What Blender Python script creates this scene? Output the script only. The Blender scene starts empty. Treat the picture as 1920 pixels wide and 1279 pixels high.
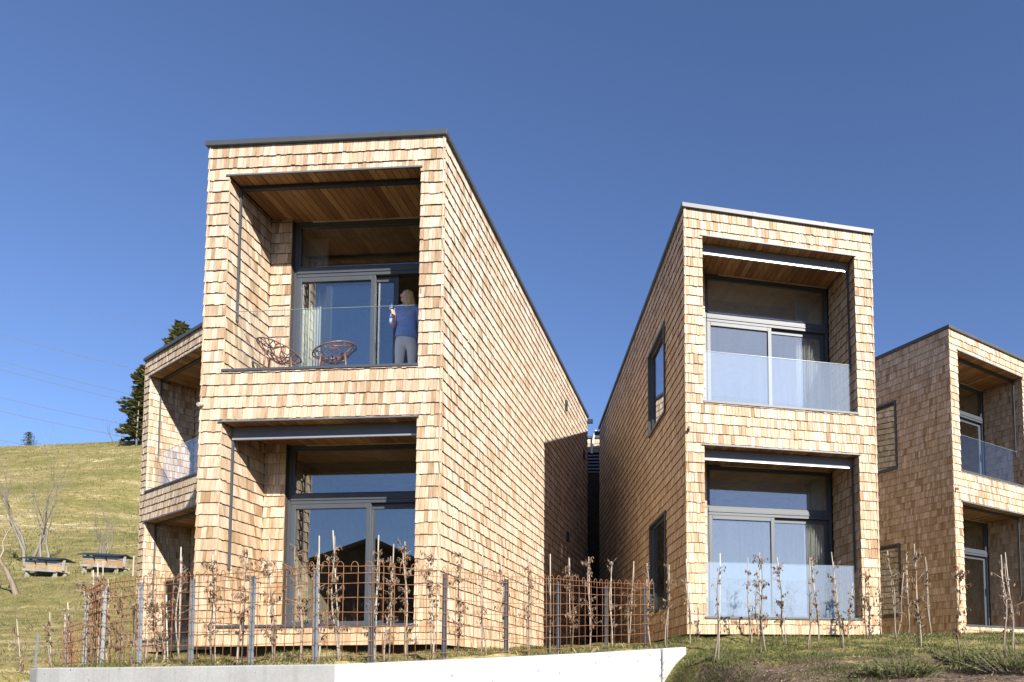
import bpy, bmesh, math, random
import numpy as np
from mathutils import Vector, Matrix

random.seed(7)
rng = np.random.default_rng(7)
scene = bpy.context.scene
col = scene.collection
R = math.radians
EYE = 1.6                      # eye height above the road, world z of the camera

# ------------------------------------------------------------------ camera
cd = bpy.data.cameras.new('camera')
cam = bpy.data.objects.new('camera', cd)
col.objects.link(cam)
th, ro = R(3.748), R(-0.436)
fw = Vector((0, math.cos(th), math.sin(th)))
rt, up = Vector((1, 0, 0)), Vector((0, -math.sin(th), math.cos(th)))
r2 = math.cos(ro) * rt + math.sin(ro) * up
u2 = -math.sin(ro) * rt + math.cos(ro) * up
m = Matrix((r2, u2, -fw)).transposed().to_4x4()
m.translation = (0, 0, EYE)
cam.matrix_world = m
cd.sensor_width = 36
cd.lens = 1358.54 / 1920 * 36
cd.shift_x = -0.1602
cd.shift_y = 0.2771
cd.clip_start = 0.1
cd.clip_end = 3000
scene.camera = cam

# ------------------------------------------------------------------ world, sun, exposure
SUN_AZ, SUN_EL = 37.2, 29.0    # degrees from -Y towards +X, and above the horizon
w = bpy.data.worlds.new('World')
scene.world = w
w.use_nodes = True
nt = w.node_tree
bg = nt.nodes['Background']
sky = nt.nodes.new('ShaderNodeTexSky')
sky.sky_type = 'NISHITA'
sky.sun_disc = False
sky.sun_elevation = R(SUN_EL)
sky.sun_rotation = R(180 - SUN_AZ)
sky.altitude = 900
sky.air_density = 1.0
sky.dust_density = 0.25
sky.ozone_density = 6.5
wb = nt.nodes.new('ShaderNodeMix')            # white balance of the whole sky
wb.data_type = 'RGBA'; wb.blend_type = 'MULTIPLY'
wb.inputs[0].default_value = 1.0
wb.inputs[7].default_value = (1.09, 0.95, 0.97, 1)
nt.links.new(sky.outputs[0], wb.inputs[6])
nt.links.new(wb.outputs[2], bg.inputs[0])
bg.inputs[1].default_value = 0.088
sl = bpy.data.lights.new('sun', 'SUN')
so = bpy.data.objects.new('sun', sl)
col.objects.link(so)
sl.energy = 5.0
sl.angle = R(0.5)
sl.color = (1.0, 0.955, 0.885)
sdir = Vector((math.sin(R(SUN_AZ)) * math.cos(R(SUN_EL)), -math.cos(R(SUN_AZ)) * math.cos(R(SUN_EL)), math.sin(R(SUN_EL))))
so.rotation_euler = sdir.to_track_quat('Z', 'Y').to_euler()
so.location = (20, -30, 40)
vs = scene.view_settings
vs.view_transform = 'Standard'
vs.look = 'None'
vs.exposure = 1.0
vs.gamma = 1
scene.cycles.max_bounces = 10
scene.cycles.transparent_max_bounces = 16
scene.cycles.caustics_reflective = False
scene.cycles.caustics_refractive = False
scene.cycles.sample_clamp_indirect = 8

# ------------------------------------------------------------------ helpers
def tag(o, label=None, cat=None, group=None, kind=None):
    if label: o['label'] = label
    if cat: o['category'] = cat
    if group: o['group'] = group
    if kind: o['kind'] = kind
    return o

def thing(name, label, cat, loc=(0, 0, 0), rz=0, group=None):
    o = bpy.data.objects.new(name, None)
    o.empty_display_size = 0.2
    col.objects.link(o)
    o.location = loc
    o.rotation_euler = (0, 0, rz)
    return tag(o, label, cat, group)

def link(name, me, parent=None, mat=None):
    if mat is not None and not me.materials:
        me.materials.append(mat)
    o = bpy.data.objects.new(name, me)
    col.objects.link(o)
    o.parent = parent
    return o

class MB:
    def __init__(s):
        s.v, s.f, s.t = [], [], []
    def poly(s, pts, tone=0.0):
        n = len(s.v)
        s.v += [tuple(p) for p in pts]
        s.f.append(tuple(range(n, n + len(pts))))
        s.t.append(tone)
    def box(s, x0, x1, y0, y1, z0, z1, tone=0.0):
        n = len(s.v)
        s.v += [(x0, y0, z0), (x1, y0, z0), (x1, y1, z0), (x0, y1, z0), (x0, y0, z1), (x1, y0, z1), (x1, y1, z1), (x0, y1, z1)]
        for q in ((0, 3, 2, 1), (4, 5, 6, 7), (0, 1, 5, 4), (1, 2, 6, 5), (2, 3, 7, 6), (3, 0, 4, 7)):
            s.f.append(tuple(n + i for i in q))
            s.t.append(tone)
        return s
    def tube(s, pts, rad, n=5, cap=True, tone=0.0):
        P = [Vector(p) for p in pts]
        if not hasattr(rad, '__len__'):
            rad = [rad] * len(P)
        base = len(s.v)
        prev = None
        for i, p in enumerate(P):
            d = (P[min(i + 1, len(P) - 1)] - P[max(i - 1, 0)])
            d = d.normalized() if d.length > 1e-9 else Vector((0, 0, 1))
            if prev is None:
                a = d.orthogonal().normalized()
            else:
                a = prev - d * prev.dot(d)
                a = a.normalized() if a.length > 1e-6 else d.orthogonal().normalized()
            prev = a
            b = d.cross(a)
            for k in range(n):
                g = 2 * math.pi * k / n
                s.v.append(tuple(p + (a * math.cos(g) + b * math.sin(g)) * rad[i]))
        for i in range(len(P) - 1):
            for k in range(n):
                k2 = (k + 1) % n
                s.f.append((base + i * n + k, base + i * n + k2, base + (i + 1) * n + k2, base + (i + 1) * n + k))
                s.t.append(tone)
        if cap:
            s.f.append(tuple(base + k for k in reversed(range(n))))
            s.f.append(tuple(base + (len(P) - 1) * n + k for k in range(n)))
            s.t += [tone, tone]
        return s
    def mesh(s, name, smooth=False, tones=False):
        me = bpy.data.meshes.new(name)
        me.from_pydata(s.v, [], s.f)
        if smooth:
            me.polygons.foreach_set('use_smooth', [True] * len(me.polygons))
        if tones:
            a = me.attributes.new('tone', 'FLOAT', 'FACE')
            a.data.foreach_set('value', s.t)
        me.update()
        return me
    def build(s, name, mat, parent=None, smooth=False, tones=False, bevel=0):
        o = link(name, s.mesh(name, smooth, tones), parent, mat)
        if bevel:
            b = o.modifiers.new('bevel', 'BEVEL')
            b.width = bevel
            b.segments = 2
            b.limit_method = 'ANGLE'
        return o

def np_mesh(name, V, F, tone=None, mat=None):
    """V (n,3), F (m,k) equal-size faces"""
    me = bpy.data.meshes.new(name)
    k = F.shape[1]
    me.vertices.add(len(V)); me.vertices.foreach_set('co', np.asarray(V, np.float32).ravel())
    me.loops.add(F.size); me.loops.foreach_set('vertex_index', F.astype(np.int32).ravel())
    me.polygons.add(len(F)); me.polygons.foreach_set('loop_start', np.arange(0, F.size, k, dtype=np.int32))
    me.polygons.foreach_set('use_smooth', [False] * len(F))
    me.update(calc_edges=True)
    if tone is not None:
        a = me.attributes.new('tone', 'FLOAT', 'FACE')
        a.data.foreach_set('value', np.asarray(tone, np.float32))
    if mat: me.materials.append(mat)
    return me

# ------------------------------------------------------------------ materials
class NT:
    def __init__(s, name):
        s.m = bpy.data.materials.new(name)
        s.m.use_nodes = True
        s.t = s.m.node_tree
        s.b = s.t.nodes['Principled BSDF']
        s.out = s.t.nodes['Material Output']
    def n(s, kind, **kw):
        nd = s.t.nodes.new('ShaderNode' + kind)
        for k, v in kw.items(): setattr(nd, k, v)
        return nd
    def l(s, a, b): s.t.links.new(a, b)
    def set(s, **kw):
        for k, v in kw.items(): s.b.inputs[k.replace('_', ' ')].default_value = v
        return s
    def math(s, op, a, b=None, c=None):
        nd = s.n('Math', operation=op)
        for i, x in enumerate((a, b, c)):
            if x is None: continue
            if isinstance(x, (int, float)): nd.inputs[i].default_value = x
            else: s.l(x, nd.inputs[i])
        return nd.outputs[0]
    def vmath(s, op, a, b):
        nd = s.n('VectorMath', operation=op)
        for i, x in enumerate((a, b)):
            if isinstance(x, (tuple, list)): nd.inputs[i].default_value = x
            else: s.l(x, nd.inputs[i])
        return nd.outputs[0]
    def ramp(s, fac, stops, interp='LINEAR'):
        nd = s.n('ValToRGB')
        nd.color_ramp.interpolation = interp
        e = nd.color_ramp.elements
        while len(e) < len(stops): e.new(0.5)
        for el, (p, c) in zip(e, stops):
            el.position = p
            el.color = (*c, 1) if len(c) == 3 else c
        s.l(fac, nd.inputs[0])
        return nd.outputs[0]
    def noise(s, vec, scale, detail=3, rough=0.55):
        nd = s.n('TexNoise')
        nd.inputs['Scale'].default_value = scale
        nd.inputs['Detail'].default_value = detail
        nd.inputs['Roughness'].default_value = rough
        if vec is not None: s.l(vec, nd.inputs['Vector'])
        return nd.outputs[0]
    def mix(s, fac, a, b, mode='MIX'):
        nd = s.n('Mix', data_type='RGBA', blend_type=mode)
        for sock, x in ((nd.inputs[0], fac), (nd.inputs[6], a), (nd.inputs[7], b)):
            if isinstance(x, (int, float)): sock.default_value = x
            elif isinstance(x, tuple): sock.default_value = (*x, 1) if len(x) == 3 else x
            else: s.l(x, sock)
        return nd.outputs[2]
    def bump(s, h, strength=0.3, dist=0.01):
        nd = s.n('Bump')
        nd.inputs['Strength'].default_value = strength
        nd.inputs['Distance'].default_value = dist
        s.l(h, nd.inputs['Height'])
        s.l(nd.outputs[0], s.b.inputs['Normal'])
    def pos(s): return s.n('NewGeometry').outputs['Position']
    def tone(s):
        a = s.n('Attribute', attribute_name='tone').outputs['Fac']
        o = s.n('ObjectInfo').outputs['Random']
        return s.math('FRACT', s.math('ADD', a, o))

def wood(name, stops, grain=(70, 70, 3.0), rough=0.75, bump=0.25, along='z', endgrain_shade=False):
    k = NT(name)
    tn = k.tone()
    off = k.n('CombineXYZ')
    for i in range(3): k.l(k.math('MULTIPLY', tn, 31.0 + 17 * i), off.inputs[i])
    p = k.n('TexCoord').outputs['Object'] if along == 'obj' else k.pos()
    g = k.noise(k.vmath('ADD', k.vmath('MULTIPLY', p, grain), off.outputs[0]), 1.0, 4, 0.6)
    big = k.noise(k.vmath('ADD', k.vmath('MULTIPLY', p, tuple(x * 0.16 for x in grain)), off.outputs[0]), 1.0, 2, 0.5)
    c = k.ramp(tn, stops)
    gm = k.ramp(g, [(0.25, (0.66, 0.60, 0.54)), (0.5, (0.97, 0.96, 0.95)), (0.75, (1.08, 1.08, 1.08))])
    c = k.mix(1.0, c, gm, 'MULTIPLY')
    bm_ = k.ramp(big, [(0.3, (0.74, 0.66, 0.56)), (0.48, (1, 1, 1)), (0.7, (1.05, 1.05, 1.06))])
    c = k.mix(0.8, c, bm_, 'MULTIPLY')
    if endgrain_shade:
        wv = k.noise(k.vmath('MULTIPLY', p, (0.55, 0.55, 0.35)), 1.0, 4, 0.6)
        c = k.mix(0.7, c, k.ramp(wv, [(0.32, (0.86, 0.83, 0.80)), (0.5, (1, 1, 1)), (0.68, (1.06, 1.03, 0.99))]), 'MULTIPLY')
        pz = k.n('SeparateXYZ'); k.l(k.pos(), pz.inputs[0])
        # golden tint on the lower courses, fading out towards the top
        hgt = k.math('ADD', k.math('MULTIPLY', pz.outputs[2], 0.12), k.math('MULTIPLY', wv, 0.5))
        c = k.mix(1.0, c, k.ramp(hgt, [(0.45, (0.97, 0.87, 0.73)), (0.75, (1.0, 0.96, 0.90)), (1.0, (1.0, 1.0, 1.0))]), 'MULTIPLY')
        grey = k.ramp(k.math('FRACT', k.math('MULTIPLY', tn, 7.3)), [(0.72, (0, 0, 0)), (0.9, (0.55, 0.55, 0.55))])
        c = k.mix(grey, c, k.mix(1.0, c, (0.86, 0.90, 0.95), 'MULTIPLY'))
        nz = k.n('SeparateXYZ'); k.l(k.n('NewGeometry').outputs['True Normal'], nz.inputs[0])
        c = k.mix(k.math('LESS_THAN', nz.outputs[2], -0.5), c, (0.085, 0.05, 0.03))  # undersides near black: dark end grain plus painted shade under the butts
    k.l(c, k.b.inputs['Base Color'])
    k.set(Roughness=rough)
    k.b.inputs['Specular IOR Level'].default_value = 0.25
    if bump: k.bump(g, bump, 0.004)
    return k.m

def plain(name, c, rough=0.5, metal=0.0, var=0.12, scale=6.0, spec=0.5, bump=0.0):
    k = NT(name)
    n = k.noise(k.pos(), scale, 4, 0.6)
    lo = tuple(x * (1 - var) for x in c)
    hi = tuple(min(1, x * (1 + var)) for x in c)
    k.l(k.ramp(n, [(0.3, lo), (0.7, hi)]), k.b.inputs['Base Color'])
    k.set(Roughness=rough, Metallic=metal)
    k.b.inputs['Specular IOR Level'].default_value = spec
    if bump: k.bump(n, bump, 0.01)
    return k.m

def glass(name, f0=0.06, tint=(0.97, 0.985, 0.98), film=0.0, film_col=(0.75, 0.82, 0.88), soft=0.0):
    """clear sheet glass: Schlick reflection over plain transmission, with an optional dusty film"""
    k = NT(name)
    k.t.nodes.remove(k.b)
    tr = k.n('BsdfTransparent'); tr.inputs[0].default_value = (*tint, 1)
    gl = k.n('BsdfGlossy'); gl.inputs['Roughness'].default_value = soft
    gl.inputs[0].default_value = (1, 1, 1, 1)
    lw = k.n('LayerWeight'); lw.inputs[0].default_value = 0.5
    f5 = k.math('POWER', lw.outputs['Facing'], 5.0)
    fr = k.math('ADD', k.math('MULTIPLY', f5, 1 - f0), f0)
    mx = k.n('MixShader')
    k.l(fr, mx.inputs[0]); k.l(tr.outputs[0], mx.inputs[1]); k.l(gl.outputs[0], mx.inputs[2])
    last = mx.outputs[0]
    if film:
        df = k.n('BsdfDiffuse'); df.inputs[0].default_value = (*film_col, 1)
        st = k.noise(k.vmath('MULTIPLY', k.pos(), (30, 30, 1.0)), 1.0, 4, 0.7)
        f = k.math('MULTIPLY', k.ramp(st, [(0.3, (0.8,) * 3), (0.7, (1.15,) * 3)]), film)
        m2 = k.n('MixShader')
        k.l(f, m2.inputs[0]); k.l(last, m2.inputs[1]); k.l(df.outputs[0], m2.inputs[2])
        last = m2.outputs[0]
    k.l(last, k.out.inputs[0])
    return k.m

LARCH = [(0.0, (0.315, 0.208, 0.126)), (0.06, (0.387, 0.274, 0.176)), (0.18, (0.450, 0.341, 0.234)), (0.45, (0.500, 0.394, 0.284)), (0.8, (0.558, 0.456, 0.342)), (1.0, (0.648, 0.549, 0.436))]
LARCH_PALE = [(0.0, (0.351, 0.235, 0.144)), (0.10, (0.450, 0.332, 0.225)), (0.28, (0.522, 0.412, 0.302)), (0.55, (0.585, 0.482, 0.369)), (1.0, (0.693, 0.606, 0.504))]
M = {}
M['shingle'] = wood('larch_shingle', LARCH, endgrain_shade=True)
M['shingle_pale'] = wood('pale_larch_shingle', LARCH_PALE, endgrain_shade=True)
M['soffit'] = wood('soffit_board', [(0, (0.22, 0.11, 0.05)), (0.5, (0.33, 0.18, 0.085)), (1, (0.46, 0.28, 0.14))], grain=(30, 3, 30), rough=0.6, bump=0.15)
M['felt'] = plain('dark_felt', (0.05, 0.035, 0.025), 0.9)
M['lining'] = wood('room_panel', [(0, (0.50, 0.42, 0.30)), (1, (0.56, 0.47, 0.34))], grain=(6, 6, 6), rough=0.7, bump=0)
M['room_floor'] = wood('room_floor', [(0, (0.30, 0.20, 0.12)), (1, (0.38, 0.26, 0.16))], grain=(20, 3, 20), rough=0.5)
M['deck'] = wood('deck_board', [(0, (0.30, 0.22, 0.15)), (1, (0.40, 0.30, 0.2))], grain=(20, 3, 20), rough=0.7)
M['anthracite'] = plain('anthracite_metal', (0.055, 0.062, 0.072), 0.5, 0.0, 0.06, 3.0, 0.6)
M['blind'] = plain('grey_blind', (0.12, 0.125, 0.135), 0.5, 0.0, 0.05, 3.0)
M['alu'] = plain('blind_rail', (0.42, 0.43, 0.45), 0.35, 0.6, 0.05)
M['black'] = plain('black_metal', (0.02, 0.022, 0.025), 0.45)
M['pane'] = glass('window_glass', 0.19, (0.87, 0.90, 0.89))
M['pane_film'] = glass('dusty_window_glass', 0.15, (0.90, 0.93, 0.92), film=0.07, film_col=(0.66, 0.74, 0.86))
M['rail_glass'] = glass('balustrade_glass', 0.035)
M['rail_film'] = glass('filmed_balustrade_glass', 0.045, (0.93, 0.96, 0.98), 0.115, (0.62, 0.72, 0.86))
M['edge'] = plain('glass_edge', (0.35, 0.48, 0.45), 0.2)
M['curtain'] = plain('curtain', (0.80, 0.78, 0.71), 0.9, 0, 0.04)
M['concrete'] = None
M['zinc'] = plain('galvanised_steel', (0.22, 0.23, 0.245), 0.5, 0.4, 0.15, 20)
M['dark_post'] = plain('dark_steel_post', (0.085, 0.087, 0.092), 0.55, 0.0, 0.15, 12)  # darker steel colour for the right-hand run of posts
M['rust'] = plain('rusty_wire', (0.25, 0.11, 0.045), 0.85, 0.1, 0.35, 40)
M['bark'] = wood('sapling_bark', [(0, (0.16, 0.12, 0.09)), (0.5, (0.27, 0.22, 0.17)), (1, (0.36, 0.30, 0.24))], grain=(60, 60, 12), rough=0.9)
M['stake'] = wood('pale_stake', [(0, (0.30, 0.26, 0.20)), (1, (0.47, 0.43, 0.37))], grain=(80, 80, 5), rough=0.8)
M['pale_bark'] = wood('pale_bark', [(0, (0.17, 0.155, 0.13)), (1, (0.27, 0.25, 0.22))], grain=(20, 20, 6), rough=0.9)
M['needle'] = None
def leafmat(name, stops, transl=0.25, rough=0.7):
    k = NT(name)
    tn = k.tone()
    c = k.ramp(tn, stops)
    n = k.noise(k.pos(), 1.3, 3)
    c = k.mix(0.6, c, k.ramp(n, [(0.3, (0.7, 0.7, 0.7)), (0.7, (1.15, 1.15, 1.1))]), 'MULTIPLY')
    k.l(c, k.b.inputs['Base Color'])
    k.set(Roughness=rough)
    k.b.inputs['Specular IOR Level'].default_value = 0.2
    tr = k.n('BsdfTranslucent'); k.l(c, tr.inputs[0])
    mx = k.n('MixShader'); mx.inputs[0].default_value = transl
    k.l(k.b.outputs[0], mx.inputs[1]); k.l(tr.outputs[0], mx.inputs[2])
    k.l(mx.outputs[0], k.out.inputs[0])
    return k.m
M['needle'] = leafmat('needles', [(0, (0.09, 0.10, 0.04)), (0.5, (0.16, 0.165, 0.065)), (1, (0.27, 0.245, 0.11))], 0.35)
M['juniper'] = leafmat('juniper_needles', [(0, (0.06, 0.075, 0.025)), (0.5, (0.115, 0.13, 0.04)), (1, (0.21, 0.20, 0.075))], 0.2)
M['dry_leaf'] = leafmat('dry_leaves', [(0, (0.10, 0.06, 0.036)), (0.5, (0.20, 0.125, 0.078)), (1, (0.32, 0.23, 0.145))], 0.25)
M['grass'] = leafmat('grass_blades', [(0, (0.055, 0.075, 0.02)), (0.35, (0.105, 0.12, 0.035)), (0.62, (0.175, 0.17, 0.065)), (0.82, (0.29, 0.245, 0.12)), (1, (0.40, 0.34, 0.20))], 0.3)

# ------------------------------------------------------------------ terrain
WALL = [(0.03, 10.89), (-3.42, 7.3), (-5.4, 8.0), (-7.3, 8.75), (-8.0, 9.15), (-8.35, 9.7)]
PTS=np.array([(-.47,11.61,.39),(-1.04,11.04,.34),(-1.6,9.99,.26),(-2.15,9.24,.21),(-2.7,8.49,.17),(-3.24,7.67,.12),(-3.83,7.63,.11),(-4.72,7.99,.11),(-5.61,8.33,.12),(-6.4,8.59,.11),(-7.21,9.05,.12),(-7.96,9.7,.12),(-9.18,10.86,.11),(-10.97,12.35,-.05),(-13.2,15.,.32),
 (-5.01,10.2,.31),(-3.33,10.1,.31),(-6.9,10.4,.29),(-2.6,12,.42),(-1.4,14,.55),(.29,12.1,.55),(3.11,12.8,.62),(6.67,17,.80),(10,19,.85),(-12.46,17.5,.46),(-9,14,.35),(-4,20,.6),(2,20,.7),(-8,25,.6),(6,25,.85),(14,22,.85)])
BANK=np.array([(-400,-2.0),(-12,-1.62),(3.2,-1.6),(5,-.62),(7.2,-.11),(8,-.01),(9,.12),(10.3,.29),(11.5,.45),(12.3,.56),(13.2,.63),(17,.8),(22,.86),(400,.9)])
HILL=np.array([(-400,-2),(3,-1.6),(8,-.5),(12.35,-.05),(16,.4),(20,1.03),(26,2.48),(28,3.25),(33,4.6),(38,6.16),(50,10.8),(65,18),(80,25.7),(90,30.25),(97,31.2),(112,32.2),(400,34)])
def ss(t,a,b):
    t=np.clip((t-a)/(b-a),0,1);return t*t*(3-2*t)
def wallsd(x,y):
    best=np.full(x.shape,1e9);sg=np.ones(x.shape)
    for (ax,ay),(bx,by) in zip(WALL[:-1],WALL[1:]):
        dx,dy=bx-ax,by-ay;L=dx*dx+dy*dy
        t=np.clip(((x-ax)*dx+(y-ay)*dy)/L,0,1)
        d=np.hypot(x-ax-t*dx,y-ay-t*dy);s=np.sign(dx*(y-ay)-dy*(x-ax))
        m=d<best-1e-9;best=np.where(m,d,best);sg=np.where(m,s,sg)
    return best*sg   # >0 : front side (left of travel)
def wob(x,y):
    return .018*np.sin(3.1*x+1.7*y)+.014*np.sin(5.3*y-2.2*x+1)+.010*np.sin(9.1*x+4.0*y*1.3)+.008*np.sin(13.*y-7.*x)
def terr(x,y):
    x=np.asarray(x,float);y=np.asarray(y,float)
    num=np.zeros(x.shape);den=np.zeros(x.shape)
    for px,py,pz in PTS:
        w=1/((x-px)**2+(y-py)**2+.15)**1.6;num+=w*pz;den+=w
    plat=num/den
    bank=np.interp(y,BANK[:,0],BANK[:,1])
    low=np.minimum(bank,-1.0)
    sd=wallsd(x,y)
    # right side: bank everywhere; left: platform behind wall, low ground in front
    wr=ss(x,-.1,.9)
    back=plat*(1-wr)+bank*wr
    front=low+(bank-low)*ss(x+.35*(y-11),-1.05,.02)
    f=ss(sd,-.02,.14)*(1-ss(y,11.0,11.35)*(x>-.4))
    # left end of wall: ground falls away gently
    fl=ss(-x,8.0,9.0)
    ff=f*(1-fl)+ss(sd,-.02,3.5)*fl*ss(11.2-y,-1.5,3)
    z=back+(front-back)*ff
    t=(x+13.59)*-.823+(y-18.13)*.568
    hill=np.interp(y,HILL[:,0],HILL[:,1])
    hill=hill+1.2*np.sin(x*.045+y*.03)*ss(y,35,80)
    hill=hill*(1-.55*ss(x,-54,-22)*ss(y,40,70))
    w=np.maximum(ss(t,-2.8,1.2),ss(y,29,42))
    w=w*ss(y,9,13)
    z=z*(1-w)+hill*w
    # ripple only on grass
    z=z+wob(x,y)*ss(y,4.5,6.5)*(1-ss(y,40,60))
    # mound in front of the second house
    z=z+.13*np.exp(-(((x-.95)/.38)**2+((y-11.75)/.28)**2))
    # dip beside the end of the wall
    z=z-.17*np.exp(-(((x-.10)/.28)**2+((y-10.55)/.5)**2))
    return z


def axis(parts):
    out = []
    for a, b, st in parts: out.append(np.arange(a, b, st))
    return np.concatenate(out + [np.array([parts[-1][1]])])
xs = axis([(-600, -160, 40), (-160, -60, 5), (-60, -14, 1.0), (-14, -9.5, .3), (-9.5, 6.5, .085), (6.5, 16, .3), (16, 60, 2), (60, 600, 30)])
ys = axis([(-600, -60, 30), (-60, 3, 3), (3, 6.5, .35), (6.5, 12.6, .085), (12.6, 22, .3), (22, 60, 1.0), (60, 130, 2.5), (130, 900, 40)])
X, Y = np.meshgrid(xs, ys)
Z = terr(X, Y) + EYE
V = np.stack([X.ravel(), Y.ravel(), Z.ravel()], 1)
ny, nx = X.shape
ii = (np.arange(ny - 1)[:, None] * nx + np.arange(nx - 1)[None, :]).ravel()
F = np.stack([ii, ii + 1, ii + nx + 1, ii + nx], 1)

k = NT('meadow')
P = k.pos()
sx = k.n('SeparateXYZ'); k.l(P, sx.inputs[0])
# streaks of dead grass lie along the slope
st = k.noise(k.vmath('MULTIPLY', P, (0.10, 0.20, 0.30)), 1.0, 7, 0.66)
st2 = k.noise(k.vmath('MULTIPLY', P, (0.7, 1.1, 1.6)), 1.0, 6, 0.7)
fine = k.noise(P, 14.0, 4, 0.7)
st3 = k.noise(k.vmath('MULTIPLY', P, (1.5, 2.2, 2.2)), 1.0, 6, 0.8)
mixf = k.math('ADD', k.math('MULTIPLY', st, 0.42), k.math('ADD', k.math('MULTIPLY', st2, 0.28), k.math('MULTIPLY', st3, 0.30)))
tus = k.noise(k.vmath('MULTIPLY', P, (2.0, 3.0, 3.0)), 1.0, 6, 0.8)
gr = k.ramp(mixf, [(0.37, (0.115, 0.122, 0.036)), (0.44, (0.18, 0.168, 0.056)), (0.50, (0.245, 0.205, 0.080)), (0.54, (0.31, 0.25, 0.112)), (0.575, (0.43, 0.355, 0.20)), (0.61, (0.54, 0.465, 0.31))])
gr = k.mix(0.75, gr, k.ramp(fine, [(0.3, (0.5, 0.5, 0.46)), (0.55, (1, 1, 1)), (0.75, (1.35, 1.3, 1.2))]), 'MULTIPLY')
gr = k.mix(0.8, gr, k.ramp(tus, [(0.36, (0.62, 0.66, 0.6)), (0.5, (1, 1, 1)), (0.64, (1.3, 1.25, 1.2))]), 'MULTIPLY')
soil = k.ramp(k.noise(P, 22, 5, 0.7), [(0.3, (0.06, 0.042, 0.028)), (0.55, (0.15, 0.108, 0.072)), (0.72, (0.28, 0.21, 0.145))])
sm = k.noise(P, 1.5, 5, 0.6)
# bare soil on the lower bank, below the planted row
low = k.n('MapRange'); k.l(sx.outputs[1], low.inputs[0])
for i, v in ((1, 11.2), (2, 8.3), (3, -0.14), (4, 0.24)): low.inputs[i].default_value = v
rightside = k.n('MapRange'); k.l(sx.outputs[0], rightside.inputs[0])
for i, v in ((1, -1.0), (2, 0.4), (3, -1.0), (4, 0.0)): rightside.inputs[i].default_value = v
sf = k.math('ADD', k.math('ADD', sm, low.outputs[0]), rightside.outputs[0])
sfm = k.ramp(sf, [(0.52, (0, 0, 0)), (0.60, (1, 1, 1))])
c = k.mix(sfm, gr, soil)
# asphalt road in front
road = k.math('LESS_THAN', sx.outputs[1], 3.4)
asph = k.ramp(k.noise(P, 60, 3), [(0.3, (0.045, 0.045, 0.046)), (0.7, (0.075, 0.074, 0.072))])
road2 = k.math('MULTIPLY', road, k.math('GREATER_THAN', sx.outputs[1], -8.0))
c = k.mix(road2, c, asph)
k.l(c, k.b.inputs['Base Color'])
k.set(Roughness=0.95); k.b.inputs['Specular IOR Level'].default_value = 0.1
k.bump(k.math('ADD', fine, k.math('MULTIPLY', k.noise(P, 5.0, 4, .7), 2.0)), 0.9, 0.05)
M['meadow'] = k.m
gme = np_mesh('ground', V, F, None, M['meadow'])
gme.polygons.foreach_set('use_smooth', [True] * len(gme.polygons))
ground = link('ground', gme)
tag(ground, 'grassy hillside and bank with dry patches and bare soil', None, None, 'structure')

def gz(x, y): return float(terr(np.array([x]), np.array([y]))[0]) + EYE

# ------------------------------------------------------------------ shingled houses
W, D, H = 3.615, 11.882, 7.562
OL, OR = 0.34, 0.367           # pillar widths left / right of the openings
UT, US, LT, LS = 7.019, 4.05, 3.275, 0.293
E_ = 0.174                     # shingle exposure
REC = 1.05                     # depth of the loggia
WIN = 1.16                     # plane of the window wall
XR = W - OR
STRIP = 0.67
HOLES = [(OL, XR, US, UT), (OL, XR, LS, LT)]
SIDEWIN = [(1.60, 3.24, 4.40, 6.21), (1.60, 3.20, 0.585, 2.47)]

def shingle_rows(O, U, N, u0, u1, zlo, zhi, holes, r, big=1.0):
    """list of pieces (u0,u1,z0,z1,butt,tone) laid in courses on one face; O,U,N kept alongside"""
    out = []
    k0, k1 = int(math.floor((zlo + 1e-4) / E_)), int(math.ceil((zhi - 1e-4) / E_))
    for kk in range(k0, k1):
        zb, zt = max(kk * E_, zlo), min((kk + 1) * E_ + 0.012, zhi)
        if zt - zb < 0.018: continue
        cuts = sorted({u0, u1} | {c for h in holes for c in h[:2] if u0 < c < u1 and h[2] < zt and h[3] > zb})
        for a, b in zip(cuts[:-1], cuts[1:]):
            za, zc = zb, zt
            mid = (a + b) / 2
            dead = False
            for h in holes:
                if h[0] <= mid <= h[1] and h[2] < zc and h[3] > za:
                    if h[2] <= za + 1e-4 and h[3] >= zc - 0.02: dead = True
                    elif h[2] > za: zc = min(zc, h[2])
                    else: za = max(za, h[3])
            if dead or zc - za < 0.02: continue
            u = a
            while u < b - 1e-4:
                wd = r.choice((r.uniform(.045, .07), r.uniform(.055, .10))) * big
                if b - (u + wd) < 0.04: wd = b - u
                g = r.uniform(0.0012, 0.0036)
                jit = 0 if za > kk * E_ + 1e-3 or kk == 0 else r.choice((0, 0, 1, 1, 1, 2)) * r.uniform(-.0065, .005)
                out.append((O, U, N, u + g, u + wd - g, za + jit, zc, 0.028 + r.uniform(-.0035, .0035) + (r.uniform(-.008, .004) if r.random() < .12 else 0), r.random()))
                u += wd
    return out

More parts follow.
